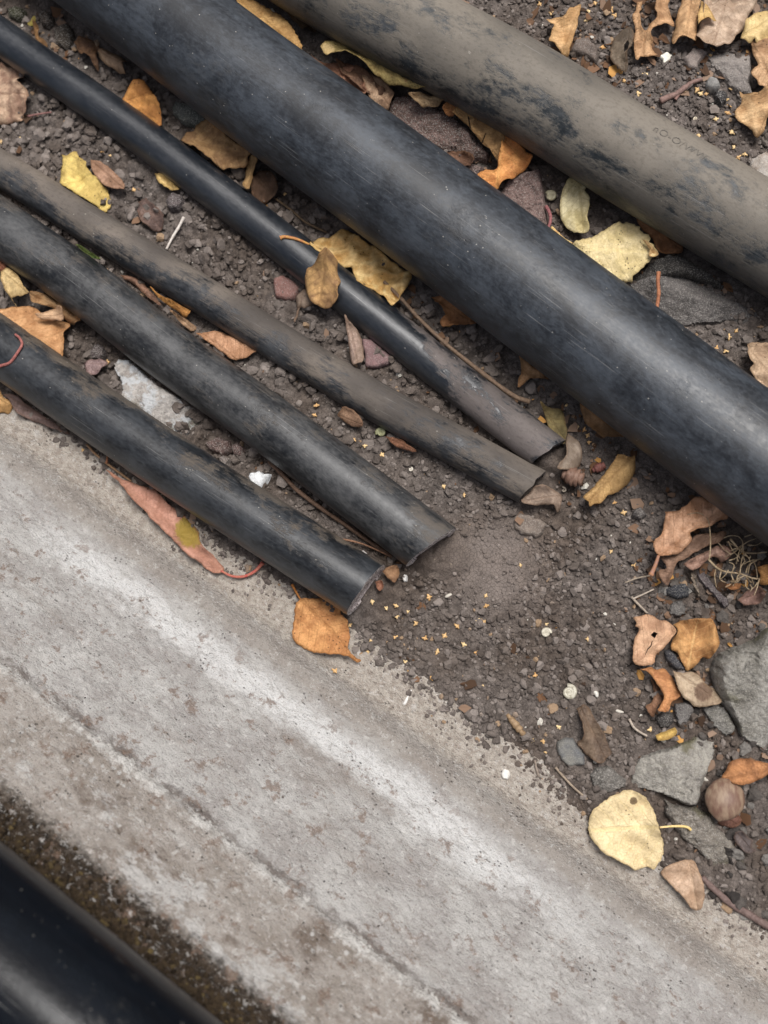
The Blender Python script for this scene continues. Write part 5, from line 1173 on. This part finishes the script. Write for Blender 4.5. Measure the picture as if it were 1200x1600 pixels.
crescent('white crescent shell fragment near the whitish snail shell', 'i', [(382,842),(395,850),(400,870)], .0013, 'e2dfd6')
crescent('small white grain husk on soil left of the torn yellow scrap', 'i', [(480,925),(500,935),(525,940)], .0010, 'c9c2b6')
crescent('pale seed husk on the soil beside the chalky pipe end', 'h', [(885,400),(900,392),(918,384)], .0011, 'c8c1b4')
def nut():
    px = np.array(cp('v', [(865, 535)])); g = float(ground(at(px, .003))[0]); z = g + .010
    q = at(px, z)[0]; R = .0112
    prof = [(R * .05, -R * 1.02), (R * .45, -R * .95), (R * .8, -R * .6), (R * .98, -.15 * R), (R, .2 * R), (R * .88, .55 * R), (R * .6, .9 * R), (R * .3, 1.1 * R), (R * .05, 1.22 * R)]
    V, F = lathe(prof, 28, .62)
    d = at(np.array(cp('v', [(820, 680)])), z)[0] - q; d /= np.linalg.norm(d)
    V = place(V, np.append(q, z), np.append(q + d, z + .25))
    k = NT('nut shell'); p = k.obj(); w = k.noise(k.scale(p, (300, 90, 200)), 1.0, 5, .65)
    m = k.done(k.mix(k.map(w, .35, .65), lin('8d7864'), lin('6a4f42')), .55, k.bump(w, .0004, .6), .4)
    tag(meshobj('nut', V, F, m), 'round brown nut shell beside the triangular grey stone', 'nut')
nut()
def bud(label, crop, a, b, r, c1, c2):
    pa, pb = at(np.array(cp(crop, [a, b])), .006); z = float(ground(np.array([pa]))[0]) + r * .8
    L = np.linalg.norm(pb - pa)
    prof = []
    for j in range(5):
        t0 = j / 5; w = math.sin(math.pi * (.18 + .72 * t0)) * r
        prof += [(w * .82, t0 * L), (w * 1.05, (t0 + .12) * L), (w * .98, (t0 + .19) * L)]
    prof.append((r * .12, L * 1.02))
    V, F = lathe(prof, 16)
    V = place(V, np.append(pa, z), np.append(pb, z + .001))
    tag(meshobj('bud', V, F, plain('bud scales', c1, .6, c2, 400)), label, 'bud')
bud('scaly reddish brown bud below the glossy pipe end', 't', (365, 655), (515, 700), .0058, '84695a', '644a3d')
bud('small red brown bud beside the folded yellow brown leaf', 't', (580, 620), (672, 580), .0030, '7d5048', '623c36')
bud('brown tapered seed husk on the soil above the concrete ledge', 'w', (262, 280), (395, 440), .0024, '9b8264', '7a6248')

# ------------------------------------------------------------------ birch scales (small three-lobed bracts)
def scale_mesh(seed, kind):
    rng = random.Random(seed); R = .0025; n = 30; ring = []; sc_ = [rng.uniform(.45, 1.15) for _ in range(4)]
    for i in range(n):
        a = 2 * math.pi * i / n
        lob = [.50 + .62 * max(0, math.cos(1.5 * (a - math.pi / 2))) ** 1.0] if kind == 2 else None
        r = .46
        for c, w, l in ((math.pi / 2, .50, .50 * sc_[0]), (math.pi * 1.06, .55, .55 * sc_[1]), (-math.pi * .06, .55, .55 * sc_[2]), (-math.pi / 2, .45, .45 * sc_[3])):
            d = (a - c + math.pi) % (2 * math.pi) - math.pi
            r = max(r, .40 + l * math.exp(-(d / w) ** 2 * 1.6))
        r *= 1 + rng.uniform(-.08, .08)
        ring.append((math.cos(a) * r * R, math.sin(a) * r * R))
    V = [(0, 0, .0007)]
    for f_ in (.55, 1.0):
        for x, y in ring: V.append((x * f_, y * f_, .0007 * (1 - f_ ** 2) + .0003 * math.sin(9 * x / R + seed) * f_))
    nt = len(V); V += [(x, y, z - .0004) for x, y, z in V]
    F = []
    for i in range(n):
        j = (i + 1) % n
        F += [(0, 1 + i, 1 + j), (1 + i, 1 + n + i, 1 + n + j, 1 + j), (1 + n + j, 1 + n + i, nt + 1 + n + i, nt + 1 + n + j), (nt, nt + 1 + j, nt + 1 + i), (nt + 1 + i, nt + 1 + j, nt + 1 + n + j, nt + 1 + n + i)]
    me = bpy.data.meshes.new('birch_scale'); me.from_pydata(V, [], F); me.update()
    me.polygons.foreach_set('use_smooth', [True] * len(me.polygons))
    return me
def scale_mat(c1, c2):
    k = NT('birch scale'); r = k.n('ShaderNodeObjectInfo').outputs['Random']; n = k.noise(k.obj(), 900, 3, .6)
    c = k.mix(r, lin(c1), lin(c2)); c = k.mix(k.map(n, .4, .7, 0, .5), c, lin('a57c4c'))
    return k.done(c, .75, None, .3)
SM = [scale_mesh(i, i % 3) for i in range(5)]
SMAT = scale_mat('ecd2a0', 'cfa26c')
for me in SM: me.materials.append(SMAT)
def scales(crop, pts, label, group, lift=0, size=1.0):
    for i, p in enumerate(pts):
        px = np.array(cp(crop, [p])); g = float(ground(at(px, .003))[0])
        q = at(px, g)[0]
        o = bpy.data.objects.new('birch_scale', SM[(i * 3 + int(p[0])) % 5]); COL.objects.link(o)
        o.location = (q[0], q[1], g + .0003 + lift * .001)
        o.rotation_euler = (random.uniform(-.5, .5), random.uniform(-.5, .5), random.uniform(0, 6.28))
        s = random.uniform(.75, 1.12) * size; o.scale = (s, s * random.uniform(.8, 1.1), s)
        tag(o, label, 'seed scale', group)
scales('h', [(540,600),(527,655),(703,705),(793,592),(610,452),(660,490),(710,468),(655,440),(545,420),(943,535),(975,620),(885,580),(850,655),(1037,660),(1040,515),(1078,393),(1078,440),(1062,810),(825,780),(370,745),(410,460),(720,750),(650,585),(812,400),(750,522),(1070,515),(440,530)],
       'small yellow birch seed scale on bare soil below the cut pipe ends', 'birch seed scales below the pipe ends')
scales('i', [(465,185),(570,245),(160,527),(80,535),(110,765),(355,595),(40,250),(220,1010),(160,1125),(145,1075),(650,1020),(95,1070)],
       'small birch seed scale on the bare soil right of centre', 'birch seed scales on the soil near the rocks', size=.85)
scales('c', [(185,60),(365,55),(390,15),(445,50),(480,75),(425,222),(590,440),(620,350),(525,380),(868,420),(885,440),(910,442),(930,260),(1085,280),(1025,415),(1020,490),(955,560),(940,595),(875,635),(930,655),(1030,620),(1040,660),(1090,725),(1040,690),(130,20),(350,95),(470,45),(1000,470),(1012,530),(1060,740)],
       'small yellow birch seed scale beyond the muddy thick pipe at top right', 'birch seed scales at the top right')
scales('a', [(97,648),(485,707),(628,890),(520,730),(5,665)], 'small pale birch seed scale on the clods at upper left', 'birch seed scales on the clods')
scales('e', [(510,890),(283,700),(275,745),(880,1080),(590,930),(460,860),(975,1120)], 'small birch seed scale between medium and thin muddy pipes', 'birch seed scales between the pipes')
scales('t', [(520,330),(545,370),(465,315),(395,155),(555,420),(740,855),(805,930)], 'small yellow birch seed scale in the gap under the thickest pipe', 'birch seed scales under the thickest pipe')
scales('r', [(840,915),(930,750),(870,800),(865,1010),(760,900)], 'small reddish birch seed scale below the dark wet slab', 'birch seed scales by the slab')
scales('d', [(390,912)], 'lone birch seed scale on the concrete by the lowest pipe', 'birch seed scale on the concrete')
scales('y', [(860,1150),(195,105)], 'small yellow scrap of birch scale beside the lower pipes', 'birch seed scales at the lower pipes')
scales('b', [(135,910)], 'lone orange birch scale between glossy and thickest pipes', 'birch scale in the gap')
